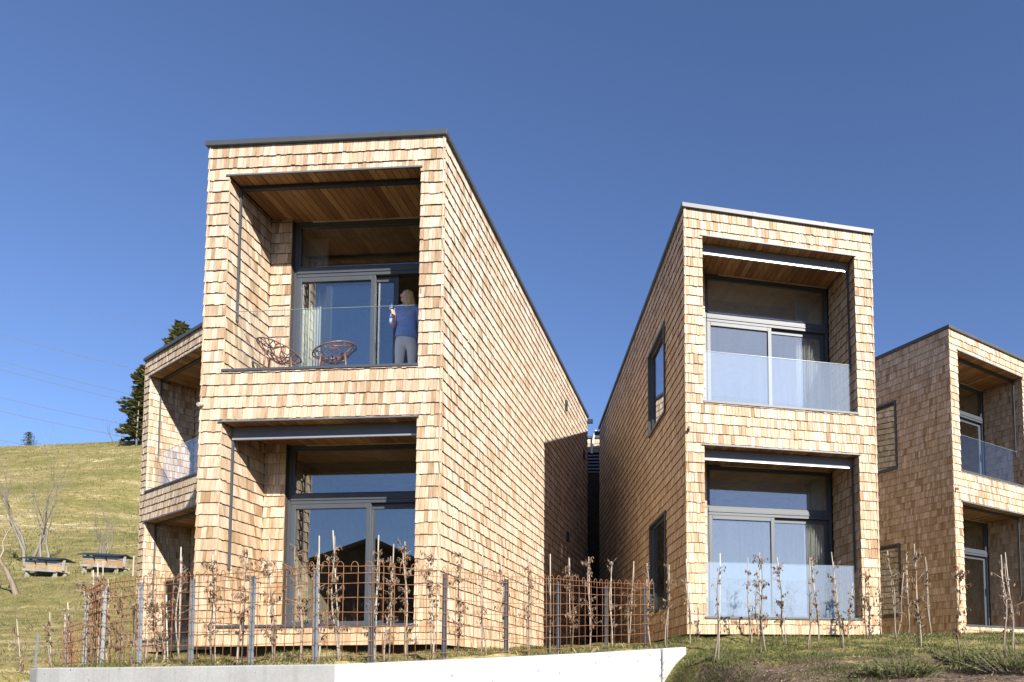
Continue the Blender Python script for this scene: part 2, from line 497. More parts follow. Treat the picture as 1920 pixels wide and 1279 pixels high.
# unit shingle for the individually placed ones: x 0..1, y outwards is -y, z 0..1
def unit_shingle(top):
    b = MB()
    v = [(0, -1, 0), (1, -1, 0), (1, .1, 0), (0, .1, 0), (0, -top, 1), (1, -top, 1), (1, .1, 1), (0, .1, 1)]
    b.v = v
    b.f = [(0, 3, 2, 1), (4, 5, 6, 7), (0, 1, 5, 4), (1, 2, 6, 5), (3, 0, 4, 7)]
    b.t = [0] * 5
    return b.mesh('shingle')
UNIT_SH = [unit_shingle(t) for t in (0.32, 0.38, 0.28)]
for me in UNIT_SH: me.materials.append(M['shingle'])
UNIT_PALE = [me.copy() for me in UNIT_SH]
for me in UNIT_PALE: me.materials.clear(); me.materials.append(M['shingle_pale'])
ub = MB(); ub.box(0, 1, 0, 1, 0, 1)
UNIT_PLANK = ub.mesh('plank'); UNIT_PLANK.materials.append(M['soffit'])
UNIT_DECK = UNIT_PLANK.copy(); UNIT_DECK.materials.clear(); UNIT_DECK.materials.append(M['deck'])

def bulk_shingles(name, rec, parent, mat='shingle'):
    n = len(rec)
    O = np.array([r_[0] for r_ in rec]); U = np.array([r_[1] for r_ in rec]); N = np.array([r_[2] for r_ in rec])
    a = np.array([[r_[3], r_[4], r_[5], r_[6], r_[7]] for r_ in rec])
    tone = np.array([r_[8] for r_ in rec])
    nt_ = a[:, 4] * 0.32
    Zv = np.array([0, 0, 1.0])
    def P(u, nn, z): return O + U * u[:, None] + N * nn[:, None] + Zv[None] * z[:, None]
    zero = np.full(n, -0.004)
    V = np.stack([P(a[:, 0], a[:, 4], a[:, 2]), P(a[:, 1], a[:, 4], a[:, 2]), P(a[:, 1], zero, a[:, 2]), P(a[:, 0], zero, a[:, 2]),
                  P(a[:, 0], nt_, a[:, 3]), P(a[:, 1], nt_, a[:, 3]), P(a[:, 1], zero, a[:, 3]), P(a[:, 0], zero, a[:, 3])], 1)
    q = np.array([(0, 3, 2, 1), (4, 5, 6, 7), (0, 1, 5, 4), (1, 2, 6, 5), (3, 0, 4, 7)])
    F = (np.arange(n)[:, None, None] * 8 + q[None]).reshape(-1, 4)
    me = np_mesh(name, V.reshape(-1, 3), F, np.repeat(tone, 5), M[mat])
    o = link(name, me, parent)
    o['kind'] = 'stuff'
    return o

def frame(mb, x0, x1, y0, y1, z0, z1, t):
    mb.box(x0, x0 + t, y0, y1, z0, z1); mb.box(x1 - t, x1, y0, y1, z0, z1)
    mb.box(x0 + t, x1 - t, y0, y1, z0, z0 + t); mb.box(x0 + t, x1 - t, y0, y1, z1 - t, z1)

def pane(name, x0, x1, y, z0, z1, mat, parent, t=0.008):
    return MB().box(x0, x1, y, y + t, z0, z1).build(name, mat, parent)

def window_wall(house, zf, zc, mat, slide=0.0):
    """transom light above a fixed light and a sliding door; zf floor, zc ceiling"""
    x0, x1, y = STRIP, XR - 0.012, WIN
    zb0, zb1 = zf + 2.02, zf + 2.17          # transom bar
    mb = MB()
    frame(mb, x0, x1, y, y + 0.11, zf, zc, 0.055)
    mb.box(x0 + .055, x1 - .055, y - 0.015, y + 0.11, zb0, zb1)
    mb.box(x0 + .055, x1 - .055, y - 0.028, y - 0.0153, zb0 + .055, zb0 + .085)
    fr = mb.build('window_frame', M['anthracite'], house, bevel=0.004)
    tl = MB(); frame(tl, x0 + .058, x1 - .058, y + .012, y + .07, zb1 + .003, zc - .058, 0.03)
    t_ = tl.build('transom_window', M['anthracite'], house)
    pane('pane', x0 + .09, x1 - .09, y + .04, zb1 + .035, zc - .09, mat, t_)
    xm = 2.02
    fx = MB(); frame(fx, x0 + .058, xm + .02, y - .012, y + .05, zf + .058, zb0 - .003, 0.075)
    f_ = fx.build('fixed_window', M['anthracite'], house, bevel=0.004)
    pane('pane', x0 + .135, xm - .057, y + .02, zf + .135, zb0 - .08, mat, f_)
    s0, s1 = xm - .06 - slide, x1 - .058 - slide
    sd = MB(); frame(sd, s0, s1, y + .056, y + .10, zf + .058, zb0 - .003, 0.085)
    s_ = sd.build('sliding_door', M['anthracite'], house, bevel=0.004)
    pane('pane', s0 + .087, s1 - .087, y + .073, zf + .145, zb0 - .09, mat, s_)
    hb = MB(); hx = s1 - .045
    hb.box(hx - .012, hx + .012, y + .032, y + .05, zf + 0.95, zf + 1.15)
    hb.box(hx - .008, hx + .008, y + .048, y + .0558, zf + 1.0, zf + 1.02); hb.box(hx - .008, hx + .008, y + .048, y + .0558, zf + 1.08, zf + 1.10)
    hb.build('handle', M['black'], s_)

def house(name, label, x, y, z, ang, opt):
    h = thing(name, label, 'house', (x, y, z + EYE), R(ang))
    r = random.Random(opt['seed'])
    # ---- solid core
    c = MB()
    i0, i1 = 0.03, W - 0.03
    a0, a1 = OL - 0.03, XR + 0.03            # inner faces of the side walls
    top = H - 0.10
    sw = SIDEWIN if opt.get('sidewin') else []
    if sw:
        (wa, wb, wz2, wz3), (_, _, wz0, wz1) = sw
        c.box(i0, a0, .03, wa, 0, top); c.box(i0, a0, wb, D - .03, 0, top)
        c.box(i0, a0, wa, wb, 0, wz0); c.box(i0, a0, wa, wb, wz1, wz2); c.box(i0, a0, wa, wb, wz3, top)
    else:
        c.box(i0, a0, .03, D - .03, 0, top)
    c.box(a1, i1, .03, D - .03, 0, top)
    c.box(a0, a1, D - .3, D - .03, 0, top)
    for zz0, zz1 in ((0, LS - .03), (LT + .03, US - .03), (UT + .03, top)):
        c.box(a0, a1, .03, D - .3, zz0, zz1)
    for zz0, zz1 in ((LS - .03, LT + .03), (US - .03, UT + .03)):
        c.box(a0, STRIP + .0, REC + .03, WIN + .2, zz0, zz1)
        c.box(a0, a1, 7.0, 7.1, zz0, zz1)
    c.build('wall', M['felt'], h)
    # plinth in shadow under the overhanging cladding
    MB().box(.18, W - .18, .20, D - .2, -.45, -.004).build('plinth', M['felt'], h)
    # ---- rooms
    for zf, zc in ((LS, LT), (US, UT)):
        ln = MB()
        e = .004
        ln.box(a0 + e, a0 + .02, WIN + .21, 6.98, zf, zc) if not sw else None
        if sw:
            q = [s for s in sw if zf < s[2] < zc][0]
            ln.box(a0 + e, a0 + .02, WIN + .21, q[0], zf, zc); ln.box(a0 + e, a0 + .02, q[1], 6.98, zf, zc)
            ln.box(a0 + e, a0 + .02, q[0], q[1], zf, q[2]); ln.box(a0 + e, a0 + .02, q[0], q[1], q[3], zc)
        ln.box(a1 - .02, a1 - e, WIN + .13, 6.98, zf, zc)
        ln.box(a0 + .02, a1 - .02, 6.96, 6.98, zf, zc)
        ln.box(a0 + .02, STRIP, WIN + .21, WIN + .225, zf, zc)
        ln.box(a0 + .02, a1 - .02, WIN + .13, 6.96, zc - .005, zc + .015)
        ln.build('room_lining', M['lining'], h)
        MB().box(a0 + .02, a1 - .02, WIN + .13, 6.96, zf - .02, zf).build('room_floor', M['room_floor'], h)
        # balcony deck
        dk = MB().box(OL, XR, .06, WIN + .02, zf - .029, zf - .012).build('balcony_deck', M['deck'], h)
        nb = 8
        for i in range(nb):
            yy = .075 + i * (WIN - .09) / nb
            p = link('plank', UNIT_DECK, dk); p.location = (OL + .01, yy, zf - .0118); p.scale = (XR - OL - .02, (WIN - .09) / nb - .006, .0115)
        # soffit boards
        sf = MB().box(OL - .02, XR + .02, .035, WIN + .02, zc + .016, zc + .029).build('soffit', M['felt'], h)
        n = 25
        wd = (XR - OL) / n
        for i in range(n):
            p = link('plank', UNIT_PLANK, sf)
            p.location = (OL + i * wd + .005, .012, zc + r.uniform(-.0015, .0015)); p.scale = (wd - .010, WIN + .0, .0155)
        # metal drip edge above the opening and sill below it
        MB().box(OL - .045, XR + .03, -.012, .011, zc - .010, zc + .012).build('lintel_trim', M['blind'], h)
        MB().box(OL - .02, XR + .012, -.010, .058, zf - .028, zf + .008).build('sill_trim', M['anthracite'], h)
        MB().box(STRIP + .3, XR - .02, WIN - .03, WIN - .004, zc - .018, zc - .004).build('sun_glint_strip', M['lining'], h)  # added pale strip standing in for the line of sunlight reflected off the glass
    # ---- shingles
    O = lambda *a: np.array(a, float)
    ztop = H - .078
    vis = shingle_rows(O(0, .03, 0), O(1, 0, 0), O(0, -1, 0), 0, W, 0, ztop, HOLES, r)
    vl = shingle_rows(O(.03, D, 0), O(0, -1, 0), O(-1, 0, 0), 0, D, 0, ztop, [(D - b, D - a, c0, c1) for a, b, c0, c1 in sw], r, 1.0)
    vr = shingle_rows(O(W - .03, 0, 0), O(0, 1, 0), O(1, 0, 0), 0, D, 0, ztop, [], r, 1.0)
    rest = []
    for zf, zc in ((LS, LT), (US, UT)):
        rest += shingle_rows(O(OL - .03, 0, 0), O(0, 1, 0), O(1, 0, 0), .012, REC, zf, zc, [], r)
        rest += shingle_rows(O(XR + .03, WIN - .01, 0), O(0, -1, 0), O(-1, 0, 0), 0, WIN - .022, zf, zc, [], r)
        rest += shingle_rows(O(0, REC + .03, 0), O(1, 0, 0), O(0, -1, 0), OL - .02, STRIP, zf, zc, [], r)
    cand = list(vis)
    cand += vl if opt['side'] == 'L' else (vr if opt['side'] == 'R' else [])
    other = rest + (vr if opt['side'] == 'L' else vl if opt['side'] == 'R' else vl + vr)
    ca, sa = math.cos(R(ang)), math.sin(R(ang))
    def area(rec):
        P = rec[0] + rec[1] * (rec[3] + rec[4]) / 2 + np.array([0, 0, (rec[5] + rec[6]) / 2])
        wx, wy, wz = x + P[0] * ca - P[1] * sa, y + P[0] * sa + P[1] * ca, z + P[2]
        nx_, ny_ = rec[2][0] * ca - rec[2][1] * sa, rec[2][0] * sa + rec[2][1] * ca
        d2 = wx * wx + wy * wy + wz * wz
        cosv = -(nx_ * wx + ny_ * wy) / math.sqrt(d2)
        px = 1267 + 1358 * wx / wy
        if not opt['u0'] < px < opt['u1']: return 0
        return max(0, cosv) * (rec[4] - rec[3]) * (rec[6] - rec[5]) / d2
    cand.sort(key=area, reverse=True)
    for i, rec in enumerate(cand[:300]):
        O_, U_, N_, u0, u1, z0, z1, bt, tn = rec
        pale = opt.get('pale_right') and N_[0] > .5
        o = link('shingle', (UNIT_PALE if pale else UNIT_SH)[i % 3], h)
        p = O_ + U_ * u0
        o.location = (p[0], p[1], z0)
        o.rotation_euler = (0, 0, math.atan2(U_[1], U_[0]))
        o.scale = (u1 - u0, bt, z1 - z0)
    left_ = cand[300:] + other
    if opt.get('pale_right'):                  # right-hand wall gets the paler shingle colours
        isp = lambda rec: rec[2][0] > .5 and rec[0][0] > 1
        bulk_shingles('pale_shingle_cladding', [c_ for c_ in left_ if isp(c_)], h, 'shingle_pale')
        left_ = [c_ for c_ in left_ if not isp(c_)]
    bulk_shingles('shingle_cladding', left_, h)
    # ---- metal roof edge
    rb = MB()
    z0, z1 = H - .078, H
    rb.box(-.03, W + .03, -.03, .13, z0, z1); rb.box(-.03, W + .03, D - .13, D + .03, z0, z1)
    rb.box(-.03, .13, .13, D - .13, z0, z1); rb.box(W - .13, W + .03, .13, D - .13, z0, z1)
    rb.build('roof_edge', M['anthracite'], h, bevel=0.004)
    for jx in (W * .36, W * .74):
        MB().box(jx - .035, jx + .035, -.0325, -.0302, z0 + .002, z1 + .0015).build('lap_joint', M['anthracite'], h)
    for jy in (2.6, 5.3, 8.0, 10.4):
        MB().box(-.0325, -.0302, jy - .035, jy + .035, z0 + .002, z1 + .0015).build('lap_joint', M['anthracite'], h)
        MB().box(W + .0302, W + .0325, jy - .035, jy + .035, z0 + .002, z1 + .0015).build('lap_joint', M['anthracite'], h)
    MB().box(.13, W - .13, .13, D - .13, H - .12, H - .03).build('roof', M['felt'], h)
    # ---- side windows
    for (ya, yb, za, zb) in sw:
        f = MB()
        xo = -.025
        f.box(xo, .10, ya, ya + .05, za, zb); f.box(xo, .10, yb - .05, yb, za, zb)
        f.box(xo, .10, ya + .05, yb - .05, za, za + .05); f.box(xo, .10, ya + .05, yb - .05, zb - .05, zb)
        f.box(.05, .09, ya + .05, ya + .10, za + .05, zb - .05); f.box(.05, .09, yb - .10, yb - .05, za + .05, zb - .05)
        f.box(.05, .09, ya + .10, yb - .10, za + .05, za + .10); f.box(.05, .09, ya + .10, yb - .10, zb - .10, zb - .05)
        fo = f.build('side_window', M['anthracite'], h, bevel=0.003)
        MB().box(.062, .07, ya + .10, yb - .10, za + .10, zb - .10).build('pane', M['pane'], fo)
    # ---- window walls, blinds, balustrades
    window_wall(h, US, UT, opt.get('glass', M['pane']), opt.get('slide', 0))
    window_wall(h, LS, LT, opt.get('glass', M['pane']))
    for up_, (zf, zc) in enumerate(((LS, LT), (US, UT))):
        low_ = opt['blinds'][up_]
        bx = MB().box(OL + .012, XR - .012, .235, .30, zc - (.085 if low_ else .062), zc - .003)
        bo = bx.build('blind_box', M['blind' if low_ else 'black'], h, bevel=0.004)
        if low_:
            MB().box(OL + .02, XR - .02, .228, .292, zc - .175, zc - .086).build('blind_cloth', M['blind'], bo)
            MB().box(OL + .02, XR - .06, .215, .255, zc - .205, zc - .1755).build('bottom_rail', M['alu'], bo, bevel=0.004)
        for xr_ in (OL + .004, XR - .034):
            MB().box(xr_ + .002, xr_ + .028, .235, .265, zf + 0.86, zc - (.086 if low_ else .063)).build('guide_rail', M['anthracite'], h)
        bal = opt['rail'][up_]
        if bal:
            g = MB().box(OL + .05, XR - .05, .175, .191, zf + .009, zf + .965).build('glass_balustrade', M[bal], h)
            MB().box(OL + .05, XR - .05, .1745, .1915, zf + .9652, zf + .968).build('glass_edge', M['edge'], g)
    return h

HS = dict(
 A=(-6.943, 10.35, .418, -3.13), B=(.186, 12.183, .641, 13.2), C=(6.658, 17.039, .784, 35.29), Dd=(-13.59, 18.127, .586, -34.63))
hA = house('shingled_house', 'large shingled house with two chairs and a woman on its upper balcony', *HS['A'],
  dict(seed=1, pale_right=1, side='R', u0=200, u1=1110, blinds=(1, 0), rail=(None, 'rail_glass'), slide=0.78))
hB = house('shingled_house', 'shingled house with pale filmed glass balustrades on both floors', *HS['B'],
  dict(seed=2, side='L', u0=1120, u1=1660, blinds=(1, 1), rail=('rail_film', 'rail_film'), glass=M['pane_film'], sidewin=1))
hC = house('shingled_house', 'shingled house cut off by the right edge of the picture', *HS['C'],
  dict(seed=3, side='L', u0=1650, u1=1915, blinds=(0, 0), rail=(None, 'rail_glass'), sidewin=1))
hD = house('shingled_house', 'shingled house half hidden behind the large one beside the hill', *HS['Dd'],
  dict(seed=4, side='N', u0=255, u1=372, blinds=(0, 0), rail=(None, 'rail_glass')))

# curtains drawn to the side behind the windows
def curtain(parent, xa_, xb_, z0, z1, ph):
    cu = MB()
    n = 60
    pts = [(xa_ + (xb_ - xa_) * i / n, 1.52 + .035 * math.sin(i / n * 62 * (xb_ - xa_) / .5 + ph) + .012 * math.sin(i / n * 23 + ph)) for i in range(n + 1)]
    for (xa, ya), (xb, yb) in zip(pts[:-1], pts[1:]):
        cu.poly([(xa, ya, z0), (xb, yb, z0), (xb, yb, z1), (xa, ya, z1)])
    co = cu.build('curtain', M['curtain'], parent, smooth=True)
    sm_ = co.modifiers.new('solid', 'SOLIDIFY'); sm_.thickness = .004
curtain(hA, .54, 1.04, US + .02, UT - .05, 0)
curtain(hB, 2.72, 3.2, US + .02, UT - .05, 2)
curtain(hB, 2.80, 3.2, LS + .02, LT - .05, 3)
curtain(hC, .60, 1.3, LS + .02, LT - .05, 4)

# small spouts on the front corners and dark vent slots on the sunny side wall
for hh, px, pz in ((hA, .05, 3.55), (hB, .07, 3.56), (hC, .06, 3.56)):
    MB().tube([(px, .02, pz), (px, -.09, pz - .045)], .028, 8).build('spout', M['stake'], hh)
for hy, hz in ((8.5, 6.65), (11.1, 6.12), (8.75, 3.2)):
    MB().box(W - .01, W + .045, hy, hy + .10, hz - .16, hz + .10).build('vent', M['black'], hA)
MB().box(W + .0, W + .16, D - .12, D - .03, 7.28, 7.40).build('bracket', M['black'], hA)
MB().box(-.16, 0, D - .12, D - .03, 7.26, 7.38).build('bracket', M['black'], hB)

# ------------------------------------------------------------------ link building behind the gap
lk = thing('link_building', 'dark concrete link building deep in the gap between two houses', 'building', (-2.9, 24.4, gz(-2.9, 24.4)))
zl = lk.location.z
MB().box(-1.3, 1.6, 0, 2, -.2, 6.8 + EYE - zl).build('wall', M['felt'], lk)
MB().box(-1.3, 1.6, .2, 2, 6.8 + EYE - zl, 7.55 + EYE - zl).build('louvre_back', M['black'], lk)
for i in range(6):
    zz = 6.86 + EYE - zl + i * .115
    MB().box(-1.3, 1.6, .08, .19, zz, zz + .045).build('slat', M['zinc'], lk)
MB().box(.38, .5, .05, .2, 6.8 + EYE - zl, 7.55 + EYE - zl).build('post', M['zinc'], lk)
zz = 7.55 + EYE - zl
rec = shingle_rows(np.array([-1.3, .06, 0.]), np.array([1., 0, 0]), np.array([0, -1., 0]), 0, 2.9, zz, zz + .5, [], random.Random(5))
bulk_shingles('shingle_cladding', rec, lk)
MB().box(-1.3, 1.6, .065, 2, zz, zz + .5).build('upper_wall', M['felt'], lk)
MB().box(-1.35, 1.65, .0, 2.05, zz + .502, zz + .58).build('roof_edge', M['anthracite'], lk)
MB().tube([(.06, -.02, zz - .05), (.12, -.05, zz + .5), (.2, -.06, zz + .75)], .03, 8).build('vent_pipe', M['curtain'], lk)
# ------------------------------------------------------------------ concrete retaining wall
k = NT('concrete')
P = k.pos()
n1 = k.noise(P, 1.6, 4, .6); n2 = k.noise(P, 25, 3, .6)
c = k.ramp(n1, [(0.3, (0.36, 0.355, 0.34)), (0.7, (0.445, 0.44, 0.425))])
c = k.mix(0.5, c, k.ramp(n2, [(0.3, (0.85, 0.85, 0.85)), (0.7, (1.05, 1.05, 1.05))]), 'MULTIPLY')
streak = k.noise(k.vmath('MULTIPLY', P, (7, 7, .5)), 1.0, 4, .65)
c = k.mix(0.6, c, k.ramp(streak, [(0.30, (0.72, 0.71, 0.68)), (0.45, (1, 1, 1))]), 'MULTIPLY')
vo = k.n('TexVoronoi'); vo.inputs['Scale'].default_value = 7.0; k.l(P, vo.inputs['Vector'])
holes = k.ramp(vo.outputs['Distance'], [(0.06, (0.22, 0.21, 0.19)), (0.10, (1, 1, 1))])
c = k.mix(0.8, c, holes, 'MULTIPLY')
k.l(c, k.b.inputs['Base Color']); k.set(Roughness=.85); k.bump(n2, .25, .01)
M['concrete'] = k.m

def wall_run(pts, zt, zb, t, name, parent):
    """pts: plan line of the front face from right to left; thickness to the back"""
    n = len(pts)
    fr, bk = [], []
    for i, p in enumerate(pts):
        a, b = pts[max(i - 1, 0)], pts[min(i + 1, n - 1)]
        d = Vector((b[0] - a[0], b[1] - a[1])).normalized()
        nn = Vector((d.y, -d.x))              # to the right of travel = behind
        fr.append((p[0] - nn.x * .14, p[1] - nn.y * .14)); bk.append((p[0] + nn.x * (t - .14), p[1] + nn.y * (t - .14)))
    mb = MB()
    for i in range(n): mb.v += [(*fr[i], zb), (*fr[i], zt[i]), (*bk[i], zt[i]), (*bk[i], zb)]
    for i in range(n - 1):
        a, b = 4 * i, 4 * i + 4
        mb.f += [(a, b, b + 1, a + 1), (a + 1, b + 1, b + 2, a + 2), (a + 2, b + 2, b + 3, a + 3)]
    mb.f += [(0, 1, 2, 3), (4 * n - 1, 4 * n - 2, 4 * n - 3, 4 * n - 4)]
    mb.t = [0] * len(mb.f)
    return mb.build(name, M['concrete'], parent, bevel=0.012)

wp = [(.05, 10.91), (-1.05, 9.76), (-2.24, 8.53), (-3.42, 7.3), (-4.4, 7.66), (-5.4, 8.03), (-6.4, 8.41), (-7.3, 8.78), (-7.75, 9.0), (-8.05, 9.25), (-8.2, 9.6), (-8.25, 10.1)]
rw = wall_run(wp, [EYE + a for a in (.375, .275, .185, .105, .105, .105, .105, .11, .11, .105, .09, .07)], -.2, .24, 'retaining_wall', None)
tag(rw, 'low white concrete retaining wall bending below the wire fence', 'wall')
lw = wall_run([(-7.9, 9.35), (-8.6, 9.75), (-9.2, 10.5)], [EYE - .04, EYE - .05, EYE - .06], -.2, .22, 'kerb_wall', None)
tag(lw, 'short lower concrete wall piece at the far left end', 'wall')

# ------------------------------------------------------------------ rusty wire fence
FP = [(-.36, 11.72), (-.47, 11.61), (-1.04, 11.04), (-1.6, 9.99), (-2.15, 9.24), (-2.7, 8.49), (-3.24, 7.67), (-3.83, 7.63), (-4.72, 7.99), (-5.61, 8.33), (-6.4, 8.59), (-7.21, 9.05), (-7.96, 9.7)]
TOPZ = [1.41, 1.40, 1.34, 1.27, 1.21, 1.18, 1.13, 1.12, 1.11, 1.12, 1.12, 1.13, 1.12]
fence = thing('wire_fence', 'rusty wire mesh fence with hooped top and steel posts', 'fence', (FP[6][0], FP[6][1], EYE + .12))
FO = Vector(fence.location)
fr_ = random.Random(3)
def post(p, nxt, z0, z1, parent, tilt=0):
    d = Vector((nxt[0] - p[0], nxt[1] - p[1])).normalized()
    n = Vector((d.y, -d.x))
    if n.y > 0: n = -n                         # open side of the channel towards the road
    mb = MB()
    prof = [(-.026, 0), (-.026, .028), (-.021, .028), (-.021, .006), (-.006, .006), (-.006, .014), (.006, .014), (.006, .006), (.021, .006), (.021, .028), (.026, .028), (.026, 0)]
    for z, s in ((z0, 0), (z1, tilt)):
        for a, b in prof:
            q = Vector((p[0] + s, p[1])) + d * a + n * (b - .045)
            mb.v.append((q.x - FO.x, q.y - FO.y, z - FO.z))
    m_ = len(prof)
    for i in range(m_):
        j = (i + 1) % m_
        mb.f.append((i, j, m_ + j, m_ + i))
    mb.f += [tuple(reversed(range(m_))), tuple(range(m_, 2 * m_))]
    mb.t = [0] * len(mb.f)
    return mb.build('post', M['zinc'], parent)
for i in range(1, len(FP)):
    p = FP[i]; q = FP[i + 1] if i + 1 < len(FP) else (2 * p[0] - FP[i - 1][0], 2 * p[1] - FP[i - 1][1])
    po = post(p, q, gz(*p) - .1, TOPZ[i] + EYE + .0, fence, fr_.uniform(-.012, .012))
    if i <= 6: po.data.materials[0] = M['dark_post']
# path along the fence, a little in front of the posts
seg = []
for i in range(len(FP) - 1):
    a, b = Vector(FP[i]), Vector(FP[i + 1])
    L = (b - a).length
    n = max(1, round(L / .142))
    for j in range(n):
        t = j / n
        seg.append(((a + (b - a) * t), TOPZ[i] + (TOPZ[i + 1] - TOPZ[i]) * t))
seg.append((Vector(FP[-1]), TOPZ[-1]))
HZ = [-.045, .03, -.155, -.31, -.465, -.62, -.775, -.93]
def bulge(i): return .012 * math.sin(i * .9) + .008 * math.sin(i * .37 + 1)
for i, (p, tz) in enumerate(seg[:-1]):
    nx_ = seg[i + 1][0] - p
    d = nx_.normalized(); l = nx_.length
    b0 = p + Vector((0, bulge(i)))
    zb = gz(p.x, p.y) + .0
    zt = tz + EYE + .045
    path = [(b0.x, b0.y, zb), (b0.x, b0.y, (zb + zt) / 2), (b0.x, b0.y, zt - .02)]
    for a in range(1, 8):
        g = math.pi * a / 7
        q = b0 + d * (l * .25 * (1 - math.cos(g)))
        path.append((q.x, q.y, zt - .02 + .055 * math.sin(g)))
    q = b0 + d * l * .5
    path.append((q.x, q.y, zt - .075))
    mb = MB().tube([(x - FO.x, y - FO.y, z - FO.z) for x, y, z in path], .0040, 5)
    mb.build('upright_wire', M['rust'], fence, smooth=True)
for hz in HZ:
    pts = [(p.x - FO.x, p.y + bulge(i) - .007 - FO.y, tz + EYE + hz - FO.z + .004 * math.sin(i * 1.3 + hz * 9)) for i, (p, tz) in enumerate(seg)]
    MB().tube(pts, .0040, 5).build('cross_wire', M['rust'], fence, smooth=True)
# shorter run of fence at the far left
f2 = thing('wire_fence', 'short low rusty wire panel left of the main fence', 'fence', (-8.6, 10.3, EYE + .1))
FO = Vector(f2.location)
post((-9.18, 10.86), (-10.2, 11.6), gz(-9.18, 10.86) - .1, EYE + .71, f2)
a, b = Vector((-9.25, 10.92)), Vector((-8.02, 9.78))
for j in range(11):
    p = a + (b - a) * j / 11
    MB().tube([(p.x - FO.x, p.y - FO.y, gz(p.x, p.y) - FO.z), (p.x - FO.x, p.y - FO.y, EYE + .75 - FO.z)], .004, 5).build('upright_wire', M['rust'], f2)
for z in (.05, .2, .35, .5, .65, .73):
    MB().tube([(a.x - FO.x, a.y - FO.y, EYE + z - FO.z), (b.x - FO.x, b.y - FO.y, EYE + z - FO.z)], .004, 5).build('cross_wire', M['rust'], f2)
fp = thing('fence_post', 'lone dark steel post standing in the grass at far left', 'post', (-10.97, 12.35, gz(-10.97, 12.35)))
FO = Vector(fp.location)
o_ = post((-10.97, 12.35), (-11.6, 12.9), FO.z - .1, EYE + .75, fp, .03); o_.data.materials[0] = M['blind']

# ------------------------------------------------------------------ staked saplings
SAPS = [(-11.41,12.65,-.16,1.1,.3),(-10.14,11.78,-.1,1.12,.6),(-9.42,11.19,-.07,1.06,.3),(-8.89,10.66,-.12,.98,.5),(-8.05,9.91,-.09,1.41,.6),(-7.7,9.57,-.07,1.32,.9),(-7.57,9.49,-.08,1.4,.8),(-7.51,9.5,-.08,1.43,.7),(-7.25,9.27,-.08,1.12,.8),(-7.05,9.22,-.06,.95,.8),(-6.76,8.97,.06,.98,.6),(-6.55,8.95,.02,1.25,.5),(-6.45,8.99,-.05,.94,.8),(-6.17,8.79,-.06,.86,.7),(-6.07,8.83,-.03,1.47,.15),(-5.4,8.48,-.08,1.3,.8),(-5.07,8.44,.03,1.4,1.),(-4.65,8.35,-.09,1.48,.8),(-4.14,8.03,-.12,1.32,.7),(-4.03,8.11,-.01,1.43,.5),(-3.69,7.95,-.12,1.45,.9),(-3.38,8.12,.01,1.45,.6),(-3.29,8.28,.03,1.36,.8),(-3.09,8.33,-.06,1.39,.7),(-2.94,8.7,-.06,1.33,.9),(-2.7,8.84,.08,1.31,1.),(-2.5,9.28,0,1.31,.2),(-2.27,9.71,-.1,1.38,.5),(-2.01,9.9,-.02,1.38,.5),(-1.8,10.3,0,1.45,.1),(-1.53,10.54,-.03,1.39,.8),(-1.31,11.06,-.03,1.42,1.),(-1.04,11.59,0,1.41,.2),(-.77,11.69,.09,1.43,.7),(-.48,12.06,0,1.4,.8),
 (-.15,11.48,.05,1.31,.5),(.23,11.46,-.06,1.35,.1),(.545,9.4,.04,1.42,.15),(1.14,11.22,-.01,1.37,.3),(1.39,12.1,-.04,1.4,.6),(1.15,9.8,0,1.39,.6),(1.73,11.36,-.12,1.38,1.),(1.92,10.36,.02,1.33,.05),(2.29,11.5,-.11,1.35,.5),(2.4,10.48,-.12,1.4,.5),(2.95,12.45,.12,.98,.5),(3.18,12.3,.06,1.21,.8),(3.6,12.75,0,1.02,.6),(3.66,12.0,-.11,1.47,.5),(4.05,13.2,.14,1.2,.1),(4.3,13.3,-.02,1.55,.6),(3.6,10.74,-.02,1.55,1.),(4.75,13.5,-.05,1.5,.3),(3.63,9.32,.03,1.2,1.),(4.08,8.96,-.01,1.29,.15),(4.68,9.98,-.09,1.38,.3)]
ORD = 'first second third fourth fifth sixth seventh eighth ninth tenth eleventh twelfth thirteenth fourteenth fifteenth sixteenth seventeenth eighteenth nineteenth twentieth'.split()
ORD += ['twenty-' + w_ for w_ in ORD[:9]] + ['thirtieth'] + ['thirty-' + w_ for w_ in ORD[:9]]
def leafy(l): return 'bare' if l <= .2 else ('sparsely leaved' if l <= .5 else 'brown-leaved')
